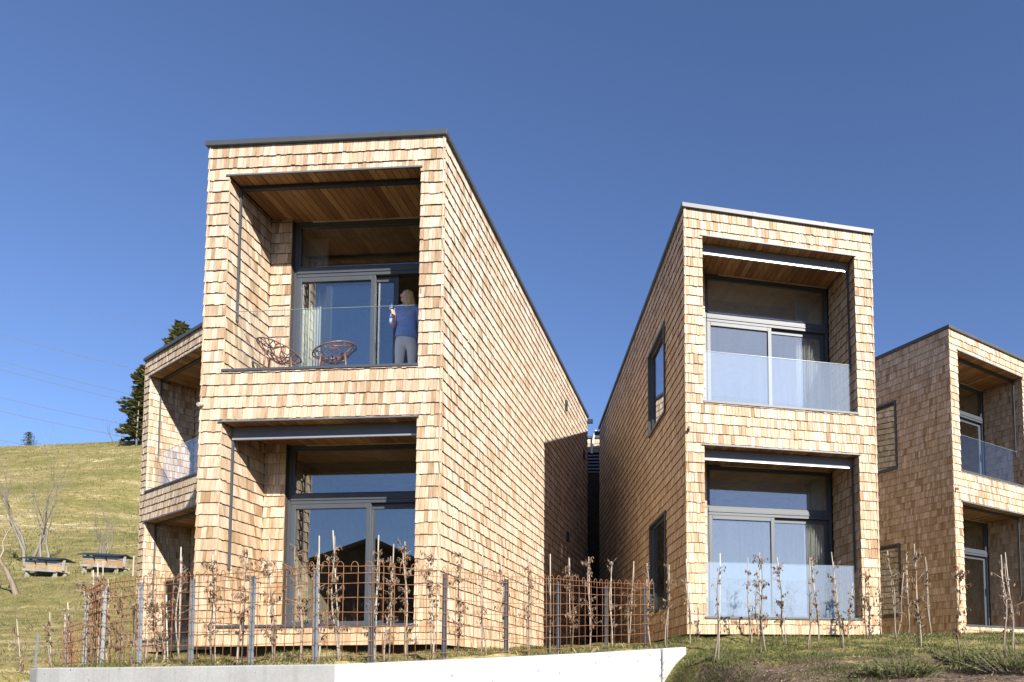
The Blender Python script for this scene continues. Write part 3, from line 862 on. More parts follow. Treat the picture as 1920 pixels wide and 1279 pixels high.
def sapling(i, x, y, dx, hh, leaf, rr):
    right = i >= 35
    idx = i - 35 if right else i
    where = 'on the grassy bank counted from the concrete wall end' if right else 'behind the fence counted from the left'
    z = gz(x, y)
    t = thing('hedge_sapling', f'{ORD[idx]} staked sapling {where}, {leafy(leaf)}', 'sapling', (x, y, z), 0, 'staked hedge saplings')
    # stem
    n = 9
    hs = hh * rr.uniform(.86, 1.04) if leaf > .1 else hh * .8
    ox, oy = rr.uniform(-.05, .05), rr.uniform(-.04, .04)
    stem = []
    for j in range(n):
        s = j / (n - 1)
        stem.append(Vector((ox * (1 - s) + dx * s * .95 + .022 * math.sin(s * 7 + i) , oy * (1 - s) + .018 * math.sin(s * 5 + 2 * i), -.03 + hs * s)))
    mb = MB().tube(stem, [.0115 * (1 - .72 * j / (n - 1)) + .0015 for j in range(n)], 6)
    twigs = []
    nt_ = int(9 + 13 * min(1, leaf + .2))
    for j in range(nt_):
        s = rr.uniform(.22, .99)
        q = stem[int(s * (n - 1))].lerp(stem[min(n - 1, int(s * (n - 1)) + 1)], (s * (n - 1)) % 1)
        g = rr.uniform(0, 6.28)
        L = rr.uniform(.06, .21) * (1.15 - .5 * s)
        dv = Vector((math.cos(g), math.sin(g), rr.uniform(.3, 1.1))).normalized()
        e1 = q + dv * L * .55; e2 = e1 + (dv + Vector((0, 0, rr.uniform(-.5, .3)))).normalized() * L * .55
        mb.tube([q, e1, e2], [.0042, .003, .0015], 4)
        twigs.append((q, e1, e2))
    mb.build('stem', M['bark'], t, smooth=True)
    # leaves hanging from twigs and stem
    nl = int(leaf * 175)
    if nl > 8:
        lm = MB()
        for j in range(nl):
            tw = twigs[j % len(twigs)]
            s = rr.random()
            q = (tw[0].lerp(tw[1], s * 2) if s < .5 else tw[1].lerp(tw[2], s * 2 - 1)) + Vector((rr.gauss(0, .012), rr.gauss(0, .012), 0))
            g = rr.uniform(0, 6.28)
            side = Vector((math.cos(g), math.sin(g), 0)); L = rr.uniform(.036, .066)
            dn = Vector((rr.gauss(0, .35), rr.gauss(0, .35), -1)).normalized()
            wv = side * L * rr.uniform(.16, .3); bow = side.cross(dn) * L * rr.uniform(-.25, .25)
            tn = rr.random()
            m1, m2, tip = q + dn * L * .45 + wv + bow, q + dn * L * .45 - wv + bow, q + dn * L
            lm.poly([q, m1, tip], tn); lm.poly([q, tip, m2], tn)
        o = lm.build('leaves', M['dry_leaf'], t, tones=True)
        o['kind'] = 'stuff'
    # stake
    if (i % 7) != 4 or leaf <= .2:
        MB().tube([(0, .02, -.05), (dx * .5 + rr.uniform(-.01, .01), .02, hh * .5), (dx, .025, hh)], [.0085, .0080, .0075], 7).build('stake', M['stake'], t, smooth=True)
        for s in (.38, .72):
            MB().tube([(dx * s - .016, .005, hh * s), (dx * s + .016, .01, hh * s + .004)], .012, 6).build('tie', M['pale_bark'], t)
rs = random.Random(21)
for i, (x, y, dx, hh, lf) in enumerate(SAPS): sapling(i, x, y, dx, hh, lf, rs)

# ------------------------------------------------------------------ trees
def bare_tree(name, label, loc, height, spread, rr, mat, depth=5, trunks=1, r0=.12, up_bias=.5):
    t = thing(name, label, 'tree' if height > 2.5 else 'shrub', loc)
    tr, br = MB(), MB()
    def grow(mb, p, d, L, r_, lev):
        pts, rad = [p], [r_]
        q = p
        for s in range(3):
            d = (d + Vector((rr.gauss(0, .16), rr.gauss(0, .16), rr.gauss(0, .1) + .06 * up_bias))).normalized()
            q = q + d * L / 3
            pts.append(q); rad.append(r_ * (1 - .17 * (s + 1)))
        mb.tube(pts, rad, 5 if lev > 2 else 4, cap=False)
        if lev == 0: return
        kids = 3 if lev > 1 else 3
        for c_ in range(kids):
            at_ = pts[-1] if c_ == 0 else pts[rr.choice((1, 2, 3))]
            g = rr.uniform(0, 6.28)
            sp = spread * rr.uniform(.5, 1.2) if c_ else spread * .3
            nd = (d + Vector((math.cos(g) * sp, math.sin(g) * sp, up_bias * rr.uniform(0, .5)))).normalized()
            grow(br, at_, nd, L * rr.uniform(.62, .82), rad[-1] * (.85 if c_ == 0 else .62), lev - 1)
    for k_ in range(trunks):
        g = 2 * math.pi * k_ / trunks + rr.random()
        lean = .2 if trunks > 1 else .06
        grow(tr, Vector((math.cos(g) * .12 * (trunks > 1), math.sin(g) * .12 * (trunks > 1), -.1)), Vector((math.cos(g) * lean, math.sin(g) * lean, 1)).normalized(), height * .32, r0, depth)
    tr.build('trunk', mat, t, smooth=True)
    o = br.build('crown', mat, t, smooth=True)
    return t
def on(x, y): return (x, y, gz(x, y))
rt_ = random.Random(11)
bare_tree('fruit_tree', 'gnarled bare fruit tree cut by the left picture edge', on(-25.6, 28), 4.8, .95, rt_, M['bark'], 6, 1, .12, .2)
bare_tree('birch_tree', 'tall pale bare birch with upright branches behind the beehives', on(-33.0, 36.5), 7.8, .42, rt_, M['pale_bark'], 6, 3, .09, .7)
bare_tree('birch_tree', 'slimmer pale bare tree leaning right of the tall birch', on(-31.6, 36.0), 6.0, .5, rt_, M['pale_bark'], 6, 2, .07, .6)
bare_tree('hazel_shrub', 'twiggy bare shrub behind the second beehive stand', on(-30.3, 38), 3.6, .5, rt_, M['pale_bark'], 4, 6, .035, .5)
bare_tree('hazel_shrub', 'faint thin bare shrub on the slope near the house corner', on(-25.5, 40), 3.0, .6, rt_, M['bark'], 4, 4, .03, .4)
bare_tree('bare_tree', 'small leafless tree at the foot of the dark spruces', on(-67.5, 86), 4.0, .7, rt_, M['bark'], 5, 2, .07, .3)

def conifer(name, label, loc, height, radius, rr, dens=1.0, low=.12, lop=0.0):
    t = thing(name, label, 'tree', loc)
    MB().tube([(0, 0, -.3), (.05, 0, height * .5), (0, 0, height * .97)], [height * .02, height * .012, .02], 7).build('trunk', M['pale_bark'], t, smooth=True)
    cr = MB()
    nb = int(170 * dens)
    for i in range(nb):
        s = low + (1 - low) * (i / nb) ** 1.05
        zz = height * s
        g = i * 2.399 + rr.uniform(-.4, .4)
        prof = (1 - s) ** .6 * (.75 + .25 * math.sin(s * 17)) + .05
        L = radius * prof * rr.uniform(.6, 1.15) * (1 + lop * math.cos(g + 2.6))
        d = Vector((math.cos(g), math.sin(g), .15 - .35 * (1 - s)))
        side = Vector((-math.sin(g), math.cos(g), 0))
        ns = max(5, int(16 * L / radius * dens) + 4)
        for j in range(ns):
            u = (j + rr.random()) / ns
            c_ = Vector((0, 0, zz)) + d * L * u
            ln = height * rr.uniform(.03, .06)
            for sgn in (-1, 1):
                dd = (d * rr.uniform(.4, 1) + side * sgn * rr.uniform(.3, 1) + Vector((0, 0, rr.uniform(-.3, .45)))).normalized()
                wv = dd.cross(Vector((rr.gauss(0, .5), rr.gauss(0, .5), 1))).normalized() * ln * rr.uniform(.22, .4)
                tn = rr.random()
                cr.poly([c_ - wv, c_ + dd * ln * .6 - wv * .7, c_ + dd * ln, c_ + dd * ln * .5 + wv, c_ + wv * .6], tn)
    o = cr.build('crown', M['needle'], t, tones=True)
    return t
rc = random.Random(31)
conifer('spruce_tree', 'dense dark spruce on the ridge beside the house corner', on(-64.0, 85.5), 9.6, 2.7, rc, 1.5, .10, .25)
conifer('spruce_tree', 'second dark spruce on the ridge, mostly behind the house', on(-62.4, 86.5), 11.0, 3.4, rc, 1.5, .08, .2)
conifer('spruce_tree', 'tall spruce whose tip shows above the roof of the rear house', on(-59.5, 85), 14.6, 3.4, rc, 1.5, .1)
conifer('spruce_tree', 'tiny lone conifer on the ridge line at far left', on(-84.5, 93), 2.4, 1.6, rc, .8, .05)
sg = thing('dead_trunk', 'pale bare trunk standing before the dark spruces on the ridge', 'tree', on(-63.6, 84))
MB().tube([(0, 0, -.2), (.03, 0, 3), (.1, 0, 5.4)], [.11, .085, .04], 7).build('trunk', M['pale_bark'], sg, smooth=True)
st_ = MB()
for i in range(14):
    zz = 1.2 + i * .28; g = i * 2.4
    st_.tube([(.03, 0, zz), (math.cos(g) * .9, math.sin(g) * .9, zz + .12)], [.022, .008], 4)
st_.build('branch', M['pale_bark'], sg)

# overhead cables running down the valley
cabs = [(-98, 80, 51.2, 44.6, 'highest'), (-97, 80, 46.9, 37.6, 'second'), (-96, 80, 43.4, 34.0, 'third'), (-95, 80, 42.0, 32.9, 'fourth'), (-94, 80, 37.9, 30.2, 'fifth'), (-93, 80, 35.9, 28.6, 'sixth'), (-93, 80, 32.0, 26.2, 'lowest')]
for (xx, yy, zl_, zr_, nm) in cabs:
    pts = []
    for i in range(15):
        s = i / 14
        pts.append((xx - 20 + 75 * s, yy + 12 * s, (zl_ + (zl_ - zr_) * .6) + (zr_ - zl_) * 2.0 * s - 2.2 * math.sin(math.pi * s) + EYE))
    o = MB().tube(pts, .03 if nm != 'highest' else .012, 4).build('power_cable', M['blind'])
    tag(o, f'{nm} overhead power cable crossing the sky left of the spruces' if nm in ('highest', 'lowest') else f'{nm} overhead power cable from the top, left of the spruces', 'cable', 'overhead power cables')

# ------------------------------------------------------------------ beehive stands
M['hive_wood'] = wood('hive_wood', [(0, (0.30, 0.17, 0.08)), (.5, (0.36, 0.23, 0.12)), (1, (0.45, 0.32, 0.19))], grain=(20, 20, 60), rough=.7)
M['hive_white'] = plain('pale_timber', (0.30, 0.28, 0.24), .8, 0, .3, 4)
M['hive_tin'] = plain('hive_tin', (0.26, 0.30, 0.37), .5, .3, .15, 3)
def hives(label, x, y, rz, wd):
    t = thing('beehive_stand', label, 'beehive', (x, y, gz(x, y)), rz, 'beehive stands on the hillside')
    t.rotation_euler[1] = R(4.5)
    for sx in (-wd / 2 + .12, wd / 2 - .12):
        for sy in (-.22, .22):
            MB().box(sx - .05, sx + .05, sy - .05, sy + .05, -.35, .20).build('leg', M['hive_white'], t)
            MB().box(sx - .07, sx + .07, sy - .07, sy + .07, -.36, .03).build('foot', M['hive_white'], t)
    MB().box(-wd / 2, wd / 2, -.36, -.30, .20, .31).build('front_rail', M['hive_white'], t)
    MB().box(-wd / 2, wd / 2, .30, .36, .20, .31).build('back_rail', M['hive_white'], t)
    MB().box(-wd / 2 + .02, wd / 2 - .02, -.30, .30, .24, .29).build('shelf', M['hive_white'], t)
    n = 3
    for i in range(n):
        cx = -wd / 2 + wd * (i + .5) / n
        hw = wd / n / 2 - .06
        b = MB().box(cx - hw, cx + hw, -.28, .26, .29, .60).build('hive_box', M['hive_wood'], t, bevel=.01)
        MB().box(cx - hw - .01, cx + hw + .01, -.292, -.2805, .54, .60).build('top_batten', M['hive_white'], b)
        MB().box(cx - hw * .6, cx + hw * .6, -.33, -.2805, .31, .33).build('flight_board', M['hive_tin'], b)
        MB().box(cx - hw - .02, cx + hw + .02, -.31, .30, .602, .70).build('hive_cover', M['hive_tin'], b)
    rf = MB()
    y0, y1 = -.46, .50
    rf.v = [(-wd / 2 - .1, y0, 0.73), (wd / 2 + .1, y0, 0.73), (wd / 2 + .1, 0, 0.86), (-wd / 2 - .1, 0, 0.86), (wd / 2 + .1, y1, 0.74), (-wd / 2 - .1, y1, 0.74)]
    rf.v += [(a, b_, c_ + .03) for a, b_, c_ in rf.v]
    rf.f = [(0, 3, 2, 1), (3, 5, 4, 2), (6, 7, 8, 9), (9, 8, 10, 11), (0, 1, 7, 6), (4, 5, 11, 10), (0, 6, 9, 3), (3, 9, 11, 5), (1, 2, 8, 7), (2, 4, 10, 8)]
    rf.t = [0] * 10
    rf.build('roof_sheet', M['black'], t)
    for sx in (-wd / 2 - .02, wd / 2 + .02):
        MB().box(sx - .03, sx + .03, -.05, .05, .31, .82).build('roof_post', M['hive_white'], t)
hives('open beehive stand with black roof below the tall birch', -28.9, 33.0, R(-8), 1.72)
hives('open beehive stand with black roof nearer the house corner', -27.0, 34.0, R(-8), 1.95)
sk = thing('marker_stake', 'pale upright stake right of the second beehive stand', 'stake', on(-24.9, 33))
MB().tube([(0, 0, -.2), (.02, 0, .95)], .03, 6).build('pole', M['stake'], sk)

# ------------------------------------------------------------------ junipers on the bank
def juniper(label, x, y, rad, hh, rr, n=260):
    t = thing('juniper_shrub', label, 'shrub', on(x, y))
    b = MB(); c_ = MB()
    for i in range(n):
        g = rr.uniform(0, 6.28); u = math.sqrt(rr.random())
        base = Vector((math.cos(g) * rad * u * .5, math.sin(g) * rad * u * .4, 0))
        d = Vector((math.cos(g) * (u + .2), math.sin(g) * (u + .2), rr.uniform(.35, 1.0))).normalized()
        L = hh * rr.uniform(.5, 1.2)
        b.tube([base, base + d * L * .9], [.005, .002], 3, cap=False)
        for j in range(34):
            s = rr.uniform(.15, 1.02)
            q = base + d * L * s
            dd = (d * .8 + Vector((rr.gauss(0, .6), rr.gauss(0, .6), rr.gauss(.15, .5)))).normalized()
            ln = rr.uniform(.025, .055)
            wv = dd.orthogonal().normalized() * .0055
            c_.poly([q - wv, q + wv, q + dd * ln], rr.random())
    b.build('stem', M['bark'], t); c_.build('foliage', M['juniper'], t, tones=True)
rj = random.Random(8)
juniper('low dark juniper on bare soil at the bottom edge', 2.35, 7.55, .55, .24, rj, 120)
juniper('spreading juniper in the bottom right corner of the picture', 3.75, 7.9, .8, .34, rj, 170)
juniper('smaller juniper above the corner one on the bank', 3.35, 8.6, .35, .22, rj, 60)
juniper('grey tuft of juniper beside the concrete wall end', .35, 8.6, .4, .16, rj, 60)
# ------------------------------------------------------------------ things on the balcony
def A(lx, ly, lz):                            # point in the large house's frame
    x, y, z, a = HS['A']
    c_, s_ = math.cos(R(a)), math.sin(R(a))
    return Vector((x + lx * c_ - ly * s_, y + lx * s_ + ly * c_, z + lz + EYE))
M['bronze'] = plain('bronze_lacquer', (0.22, 0.11, 0.066), .42, .3, .15, 8)
def lattice_chair(label, loc, rz, seed):
    rr = random.Random(seed)
    t = thing('lattice_chair', label, 'chair', loc, rz, 'openwork balcony chairs')
    def surf(r_, g):
        ca, sa = math.cos(g), math.sin(g)
        rim = .47 + .25 * (.5 - .5 * sa) ** .8
        zz = .37 + (rim - .37) * r_ ** 2.0
        return Vector((.31 * r_ * ca, .28 * r_ * sa - .05 * (r_ ** 2) * (.5 - .5 * sa), zz * .86))
    rings = [(0.0, 1), (.27, 7), (.5, 12), (.72, 16), (.9, 20), (1.0, 26)]
    P = []
    for k_, (r_, n) in enumerate(rings):
        row = []
        for j in range(n):
            g = 2 * math.pi * (j + .5 * (k_ % 2)) / n
            jr = 0 if k_ in (0, len(rings) - 1) else rr.uniform(-.06, .06)
            row.append(surf(r_ + jr, g + (rr.uniform(-.12, .12) if k_ < len(rings) - 1 else 0)))
        P.append(row)
    mb = MB()
    for k_ in range(1, len(rings)):
        n = len(P[k_])
        for j in range(n):
            if k_ == len(rings) - 1: mb.tube([P[k_][j], P[k_][(j + 1) % n]], .0115, 6, cap=False)
            elif rr.random() < .6: mb.tube([P[k_][j], P[k_][(j + 1) % n]], rr.uniform(.0055, .0085), 5, cap=False)
            q = P[k_][j]
            near = sorted(P[k_ - 1], key=lambda v: (v - q).length)[:2]
            for v in near[:2 if rr.random() < .55 else 1]: mb.tube([q, v], rr.uniform(.0055, .009), 5, cap=False)
    mb.build('seat_shell', M['bronze'], t, smooth=True)
    for sx, sy in ((-1, 1), (1, 1), (-1, -1), (1, -1)):
        tp = surf(.66, math.atan2(sy, sx))
        tp2 = Vector((tp.x * 1.25, tp.y * 1.2, tp.z - .02))
        MB().tube([tp, tp2, (tp2.x * 1.18, tp2.y * 1.2, .0)], [.013, .0155, .010], 7).build('leg', M['bronze'], t, smooth=True)
    return t
lattice_chair('bronze openwork chair near the balcony wall, turned to the other chair', A(.86, .56, US), R(-68), 4)
lattice_chair('bronze openwork chair in mid balcony with its back towards the woman', A(1.66, .60, US), R(112), 9)

# ---- woman at the open door
M['skin'] = plain('skin', (0.78, 0.48, 0.34), .5, 0, .05, 20)
M['hair'] = wood('blonde_hair', [(0, (0.74, 0.52, 0.22)), (1, (0.90, 0.68, 0.34))], grain=(120, 120, 4), rough=.5)
M['shirt'] = plain('blue_blouse', (0.28, 0.40, 0.80), .75, 0, .12, 14, bump=.2)
M['trousers'] = plain('white_trousers', (0.90, 0.86, 0.78), .8, 0, .05, 10, bump=.15)
M['shoe'] = plain('shoe', (0.12, 0.10, 0.09), .5)
M['eye'] = plain('eye', (0.05, 0.04, 0.035), .3)
M['lips'] = plain('lips', (0.42, 0.16, 0.14), .5)
M['wine_glass'] = glass('clear_glass', 1.5, (.97, .98, .98))
M['wine'] = plain('wine', (0.62, 0.45, 0.16), .1)

def skin_mesh(name, verts, edges, radii, mat, parent, root=0, sub=2):
    me = bpy.data.meshes.new(name)
    me.from_pydata(verts, edges, [])
    o = link(name, me, parent, mat)
    o.modifiers.new('skin', 'SKIN').use_smooth_shade = True
    sv = me.skin_vertices[0].data
    for i, r_ in enumerate(radii):
        sv[i].radius = r_ if isinstance(r_, tuple) else (r_, r_)
        sv[i].use_root = (i == root)
    s = o.modifiers.new('sub', 'SUBSURF'); s.levels = sub; s.render_levels = sub
    return o
class G:
    def __init__(s): s.v, s.e, s.r, s.k = [], [], [], {}
    def a(s, key, co, r_, to=None):
        s.k[key] = len(s.v); s.v.append(co); s.r.append(r_)
        if to: s.e.append((s.k[to], s.k[key]))
pw = thing('person', 'blonde woman in blue blouse and white trousers holding a glass', 'person', A(2.62, 1.03, US), R(10))
g = G()
# front is -y; x- is picture left. Right arm (x-) raised with the glass
g.a('pel', (0, 0, .93), (.125, .095)); g.a('bel', (0, -.005, 1.06), (.105, .08), 'pel'); g.a('che', (0, 0, 1.24), (.13, .09), 'bel'); g.a('shl', (0, .01, 1.375), (.10, .07), 'che')
g.a('nek', (0, .005, 1.44), .05, 'shl'); g.a('jaw', (-.018, -.010, 1.505), (.052, .058), 'nek'); g.a('fac', (-.014, -.006, 1.565), (.080, .072), 'jaw'); g.a('cra', (-.004, .002, 1.625), (.076, .068), 'fac'); g.a('top', (0, .006, 1.665), (.035, .04), 'cra')
g.a('nos', (-.098, -.044, 1.555), (.013, .011), 'fac'); g.a('chn', (-.076, -.034, 1.49), (.020, .018), 'jaw')
for s, n in ((-1, 'r'), (1, 'l')):
    g.a(n + 'hip', (s * .085, 0, .85), (.088, .088), 'pel'); g.a(n + 'kne', (s * .095, -.012, .48), .058, n + 'hip'); g.a(n + 'cal', (s * .10, .01, .32), .052, n + 'kne'); g.a(n + 'ank', (s * .10, .02, .075), .036, n + 'cal')
    g.a(n + 'toe', (s * .115, -.12, .035), (.038, .026), n + 'ank')
    g.a(n + 'sho', (s * .165, .01, 1.36), .055, 'shl')
g.a('rel', (-.215, .04, 1.075), .040, 'rsho'); g.a('rwr', (-.155, -.165, 1.115), .027, 'rel'); g.a('rpa', (-.147, -.215, 1.145), (.032, .022), 'rwr')
g.a('lel', (.225, .04, 1.10), .040, 'lsho'); g.a('lwr', (.235, -.01, .87), .026, 'lel'); g.a('lpa', (.235, -.025, .80), (.022, .036), 'lwr')
# fingers and thumb close round the stem of the glass
HX, HZ_ = .065, -.13
for j, (zz, rr_) in enumerate(((1.318, 1.0), (1.300, 1.05), (1.281, 1.0), (1.264, .85))):
    g.a(f'f{j}a', (-.200 + HX, -.262, zz - .008 + HZ_), .0105, 'rpa'); g.a(f'f{j}b', (-.218 + HX, -.293, zz + HZ_), .0095, f'f{j}a'); g.a(f'f{j}c', (-.247 + .004 * j + HX, -.290, zz + .003 + HZ_), .0085, f'f{j}b')
g.a('t0', (-.236 + HX, -.235, 1.290 + HZ_), .012, 'rpa'); g.a('t1', (-.252 + HX, -.262, 1.306 + HZ_), .0095, 't0')
for j, dx_ in enumerate((-.018, -.006, .006, .018)):
    g.a(f'h{j}a', (.232, -.03 + dx_, .745), .0095, 'lpa'); g.a(f'h{j}b', (.226, -.034 + dx_, .71 - .006 * (j in (1, 2))), .008, f'h{j}a')
g.a('u0', (.225, -.062, .785), .011, 'lpa'); g.a('u1', (.222, -.075, .752), .009, 'u0')
skin_mesh('body', g.v, g.e, g.r, M['skin'], pw)
# blouse: loose, flared hem, sleeves pushed to the forearm
g = G()
g.a('c', (0, 0, 1.16), (.155, .118)); g.a('c2', (0, .004, 1.28), (.155, .112), 'c'); g.a('s', (0, .008, 1.375), (.125, .085), 'c2'); g.a('n', (0, .006, 1.425), (.066, .062), 's')
g.a('b', (0, 0, 1.02), (.165, .13), 'c'); g.a('h', (0, 0, .90), (.185, .145), 'b'); g.a('h2', (0, 0, .865), (.18, .14), 'h')
for s, n in ((-1, 'r'), (1, 'l')):
    g.a(n + 's', (s * .17, .01, 1.345), (.078, .074), 's')
g.a('re', (-.222, .03, 1.095), (.064, .066), 'rs'); g.a('rf', (-.19, -.065, 1.10), (.052, .052), 're')
g.a('le', (.236, .035, 1.11), (.066, .066), 'ls'); g.a('lf', (.242, .01, .97), (.055, .055), 'le')
skin_mesh('blouse', g.v, g.e, g.r, M['shirt'], pw)
bt = MB()
for j in range(5): bt.tube([(-.004, -.132 - .008 * (j < 2), .93 + j * .095), (-.004, -.14 - .008 * (j < 2), .93 + j * .095)], .008, 8)
bt.build('buttons', M['hive_white'], pw)
g = G()
g.a('p', (0, 0, .93), (.15, .115)); g.a('cr', (0, 0, .84), (.125, .105), 'p')
for s, n in ((-1, 'r'), (1, 'l')):
    g.a(n + 'h', (s * .085, 0, .76), (.094, .096), 'cr'); g.a(n + 't', (s * .092, -.004, .65), .086, n + 'h'); g.a(n + 'k', (s * .097, -.012, .47), .07, n + 't'); g.a(n + 'c', (s * .10, .006, .28), .066, n + 'k'); g.a(n + 'a', (s * .10, .014, .11), .06, n + 'c')
skin_mesh('trousers', g.v, g.e, g.r, M['trousers'], pw)
for s in (-1, 1):
    sh = MB(); sh.tube([(s * .10, .06, .03), (s * .105, -.02, .035), (s * .118, -.15, .022)], [.034, .040, .026], 10); sh.build('shoe', M['shoe'], pw, smooth=True)
# hair: cap with parting and long wavy locks to the shoulders
hb = MB()
rh = random.Random(2)
for j in range(150):
    gg = rh.uniform(0, 6.28)
    a_ = Vector((math.cos(gg), math.sin(gg), 0))
    face = a_.dot(Vector((-.91, -.41, 0)))
    if face > .30: continue
    top = Vector((.004, .008, 1.672)) + a_ * .02
    p1 = Vector((.006, .006, 1.632)) + Vector((a_.x * .078, a_.y * .070, 0))
    p2 = Vector((.012, .010, 1.55)) + Vector((a_.x * .086, a_.y * .080, 0))
    end = rh.uniform(1.24, 1.36)
    out = .10 + rh.uniform(-.01, .02)
    p3 = Vector((0, .015, 1.46)) + Vector((a_.x * out, a_.y * (out - .01), 0)); p4 = Vector((a_.x * (out + .01) + .01 * math.sin(j), a_.y * out + .02, end))
    if face > 0.2: p4 = Vector((a_.x * .13 + .0, a_.y * .12, end))
    hb.tube([top, p1, p2, p3, p4], [.010, .014, .016, .014, .006], 5)
hb.build('hair', M['hair'], pw, smooth=True)
ey = MB()
f_ = Vector((-.91, -.41, 0)); sd_ = Vector((-.41, .91, 0))
for s in (-1, 1):
    q = Vector((-.012, -.012, 1.578)) + f_ * .074 + sd_ * s * .029
    ey.tube([q, q + f_ * .006], .0075, 8)
ey.build('eyes', M['eye'], pw)
q = Vector((-.014, -.018, 1.522)) + f_ * .062
MB().tube([q - sd_ * .02, q + f_ * .005, q + sd_ * .02], [.003, .006, .003], 6).build('lips', M['lips'], pw)

# wine glass in her hand
gx = pw.matrix_basis @ Vector((-.167, -.272, 1.08))
wg = thing('wine_glass', 'stemmed wine glass in the right hand of the woman', 'glass', gx)
prof = [(.032, 0), (.032, .003), (.006, .008), (.004, .05), (.004, .095), (.018, .105), (.034, .13), (.038, .16), (.034, .19), (.030, .205)]
mb = MB(); n = 16
for r_, z_ in prof:
    for j in range(n): mb.v.append((r_ * math.cos(2 * math.pi * j / n), r_ * math.sin(2 * math.pi * j / n), z_))
for i in range(len(prof) - 1):
    for j in range(n):
        mb.f.append((i * n + j, i * n + (j + 1) % n, (i + 1) * n + (j + 1) % n, (i + 1) * n + j)); mb.t.append(0)
mb.f.append(tuple(reversed(range(n)))); mb.t.append(0)
mb.build('bowl_and_stem', M['wine_glass'], wg, smooth=True)
MB().tube([(0, 0, .108), (0, 0, .118), (0, 0, .138)], [.014, .024, .032], 14).build('wine', M['wine'], wg, smooth=True)

# ------------------------------------------------------------------ grass
def blades(name, n, xr, yr, hh, wd, keep, seed, label, drybias=0.0):
    g_ = np.random.default_rng(seed)
    x = g_.uniform(*xr, n); y = g_.uniform(*yr, n)
    m_ = keep(x, y)
    x, y = x[m_], y[m_]
    # clump by a smooth pseudo-noise
    cl = .5 + .5 * np.sin(3.1 * x + 2 * np.sin(1.7 * y)) * np.sin(2.7 * y + 1.5 * np.sin(2.3 * x))
    fine_ = .5 + .5 * np.sin(11 * x + 3 * np.sin(7 * y)) * np.sin(13 * y + 2 * np.sin(5 * x))
    m_ = g_.random(len(x)) < .25 + .5 * cl + .25 * fine_
    x, y, cl = x[m_], y[m_], cl[m_]
    z = terr(x, y) + EYE - .006
    k_ = len(x)
    a = g_.uniform(0, 2 * np.pi, k_); h_ = hh * g_.uniform(.4, 1.3, k_) * (.6 + .6 * cl)
    lx, ly = g_.normal(0, .42, k_) * h_, g_.normal(0, .42, k_) * h_
    w_ = wd * g_.uniform(.7, 1.3, k_)
    dx, dy = np.cos(a) * w_, np.sin(a) * w_
    V = np.stack([np.stack([x - dx, y - dy, z], 1), np.stack([x + dx, y + dy, z], 1), np.stack([x + lx * .45 + dx * .6, y + ly * .45 + dy * .6, z + h_ * .62], 1), np.stack([x + lx, y + ly, z + h_], 1)], 1).reshape(-1, 3)
    F = np.arange(k_ * 4).reshape(-1, 4)
    patch = .5 + .5 * np.sin(.8 * x + 1.1 * np.sin(.9 * y)) * np.cos(.7 * y)
    tn = np.clip(g_.beta(1.6, 2.2, k_) * .75 + .22 * patch + drybias, 0, .999)
    me = np_mesh(name, V, F, tn, M['grass'])
    o = link(name, me)
    tag(o, label, 'grass', None, 'stuff')
def infoot(x, y):
    r_ = np.zeros(x.shape, bool)
    for (hx, hy, hz, ha) in HS.values():
        c_, s_ = math.cos(R(ha)), math.sin(R(ha))
        lx = (x - hx) * c_ + (y - hy) * s_; ly = -(x - hx) * s_ + (y - hy) * c_
        r_ |= (lx > .05) & (lx < W - .05) & (ly > .1) & (ly < D)
    return r_
wl = lambda x, y: wallsd(x, y)
soilm = lambda x, y: (.5 + .5 * np.sin(2.1 * x + 1.3 * np.sin(1.9 * y)) * np.sin(2.4 * y + x)) < np.interp(y, [7.0, 8.8, 10.6, 11.8], [.30, .5, .8, 1.1])
blades('lawn_grass', 60000, (-9.5, .3), (7.3, 12.5), .042, .0035, lambda x, y: ~infoot(x, y) & (wl(x, y) < -.06), 1, 'short lawn grass between the concrete wall and the houses', .06)
blades('bank_grass', 130000, (-.9, 6.8), (6.6, 15.5), .05, .0038, lambda x, y: ~infoot(x, y) & ((x > .15) | (wl(x, y) > .17) | (wl(x, y) < -.2)) & soilm(x, y), 2, 'tufted green grass growing on the bank below the houses', .07)
blades('slope_grass', 70000, (-34, -8.2), (9.5, 34), .085, .0075, lambda x, y: ~infoot(x, y) & (x / y < -.70), 3, 'mown yellow green meadow grass on the near hillside', .10)
blades('ridge_grass', 90000, (-100, -22), (33, 91), .17, .022, lambda x, y: (x / y < -.68) & (x / y > -1.02), 7, 'dry tufted meadow grass higher up the hillside', .16)
blades('foot_grass', 9000, (-.9, .9), (8.2, 11.0), .038, .0038, lambda x, y: wl(x, y) > .17, 6, 'rough grass tufts at the foot of the concrete wall end', .08)
blades('edge_grass', 9000, (-8.4, .25), (7.2, 11.3), .075, .004, lambda x, y: (wl(x, y) < -.06) & (wl(x, y) > -.45), 4, 'longer grass along the back of the concrete wall')

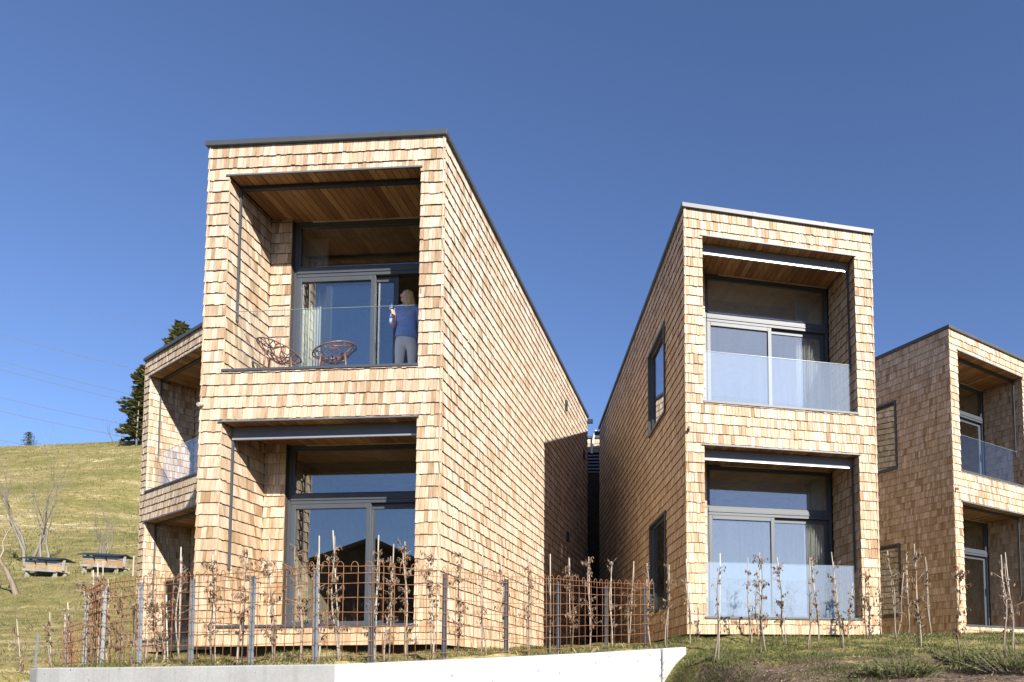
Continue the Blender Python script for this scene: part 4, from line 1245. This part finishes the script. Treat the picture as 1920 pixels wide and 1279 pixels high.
# soil clods and dry leaf litter on the bank
g_ = np.random.default_rng(9)
mb = MB()
for i in range(2600):
    x, y = g_.uniform(-.3, 5.0), g_.uniform(6.8, 10.4)
    if x < .3 and y > 9: continue
    z = gz(x, y) if i % 1 == 0 else 0
    s = g_.uniform(.008, .026)
    v = [Vector(g_.normal(0, 1, 3)).normalized() * s * g_.uniform(.7, 1.2) + Vector((x, y, z)) for _ in range(4)]
    t_ = g_.random()
    for q in ((0, 1, 2), (0, 2, 3), (0, 3, 1), (1, 3, 2)): mb.poly([v[j] for j in q], t_)
M['soil'] = wood('soil_clod', [(0, (0.07, 0.045, 0.03)), (.6, (0.15, 0.105, 0.07)), (1, (0.32, 0.25, 0.18))], grain=(20, 20, 20), rough=.95)
o = mb.build('soil_clods', M['soil'], tones=True)
tag(o, 'crumbly brown soil clods and litter on the bank', 'soil', None, 'stuff')

# ------------------------------------------------------------------ across the road, seen only in the window glass
nh = thing('farmhouse', 'dark gabled farmhouse across the road mirrored in the lower window', 'house', (-22.7, -20.5, -.6), R(-30))
M['dark_timber'] = wood('dark_timber', [(0, (0.06, 0.04, 0.03)), (1, (0.10, 0.07, 0.05))], grain=(12, 12, 2))
M['tile'] = plain('roof_tile', (0.09, 0.065, 0.055), .8, 0, .25, 5)
HWF, HE, HR = 8.5, 6.6, 10.4
MB().box(-HWF, HWF, -12, 0, 0, HE).build('wall', M['dark_timber'], nh)
gb = MB()
gb.v = [(-HWF, 0, HE), (HWF, 0, HE), (0, 0, HR), (-HWF, -12, HE), (HWF, -12, HE), (0, -12, HR)]
gb.f = [(0, 1, 2), (3, 5, 4)]; gb.t = [0, 0]
gb.build('gable', M['dark_timber'], nh)
rf = MB()
sl_ = (HR - HE) / HWF
for s in (-1, 1):
    q = [(0, .9, HR + .1), (s * (HWF + 1), .9, HE + .1 - sl_), (s * (HWF + 1), -12.9, HE + .1 - sl_), (0, -12.9, HR + .1)]
    q2 = [(a, b, c_ + .2) for a, b, c_ in q]
    n0 = len(rf.v); rf.v += q + q2
    for f in ((0, 1, 2, 3), (4, 7, 6, 5), (0, 4, 5, 1), (1, 5, 6, 2), (2, 6, 7, 3), (3, 7, 4, 0)): rf.f.append(tuple(n0 + i for i in f)); rf.t.append(0)
rf.build('roof', M['tile'], nh)
for wx in (-5, -1.7, 1.7, 5):
    for wz in (1.4, 4.0):
        MB().box(wx - .55, wx + .55, .004, .06, wz, wz + 1.3).build('window', M['black'], nh)
# wooded hill behind it
hv, hf = [], []
nx_, ny_ = 60, 14
for j in range(ny_ + 1):
    for i in range(nx_ + 1):
        az = R(-70 + 60 * i / nx_)            # from -Y towards +X
        dist = 120 + 25 * j
        el = math.sin(math.pi * min(1, i / nx_)) ** .8
        zz = -4 + el * 46 * (1 - ((j - 9) / 9.5) ** 2) * (1 + .08 * math.sin(i * .9) + .05 * math.sin(i * 2.3 + j)) if j <= 14 else 0
        hv.append((math.sin(az) * dist, -math.cos(az) * dist, max(zz, -4)))
for j in range(ny_):
    for i in range(nx_):
        a = j * (nx_ + 1) + i
        hf.append((a, a + 1, a + nx_ + 2, a + nx_ + 1))
hm = np_mesh('hill', np.array(hv), np.array(hf), None, plain('forest_slope', (0.035, 0.045, 0.02), .95, 0, .5, .08))
tag(link('hill', hm), 'dark wooded hill across the valley', None, None, 'structure')
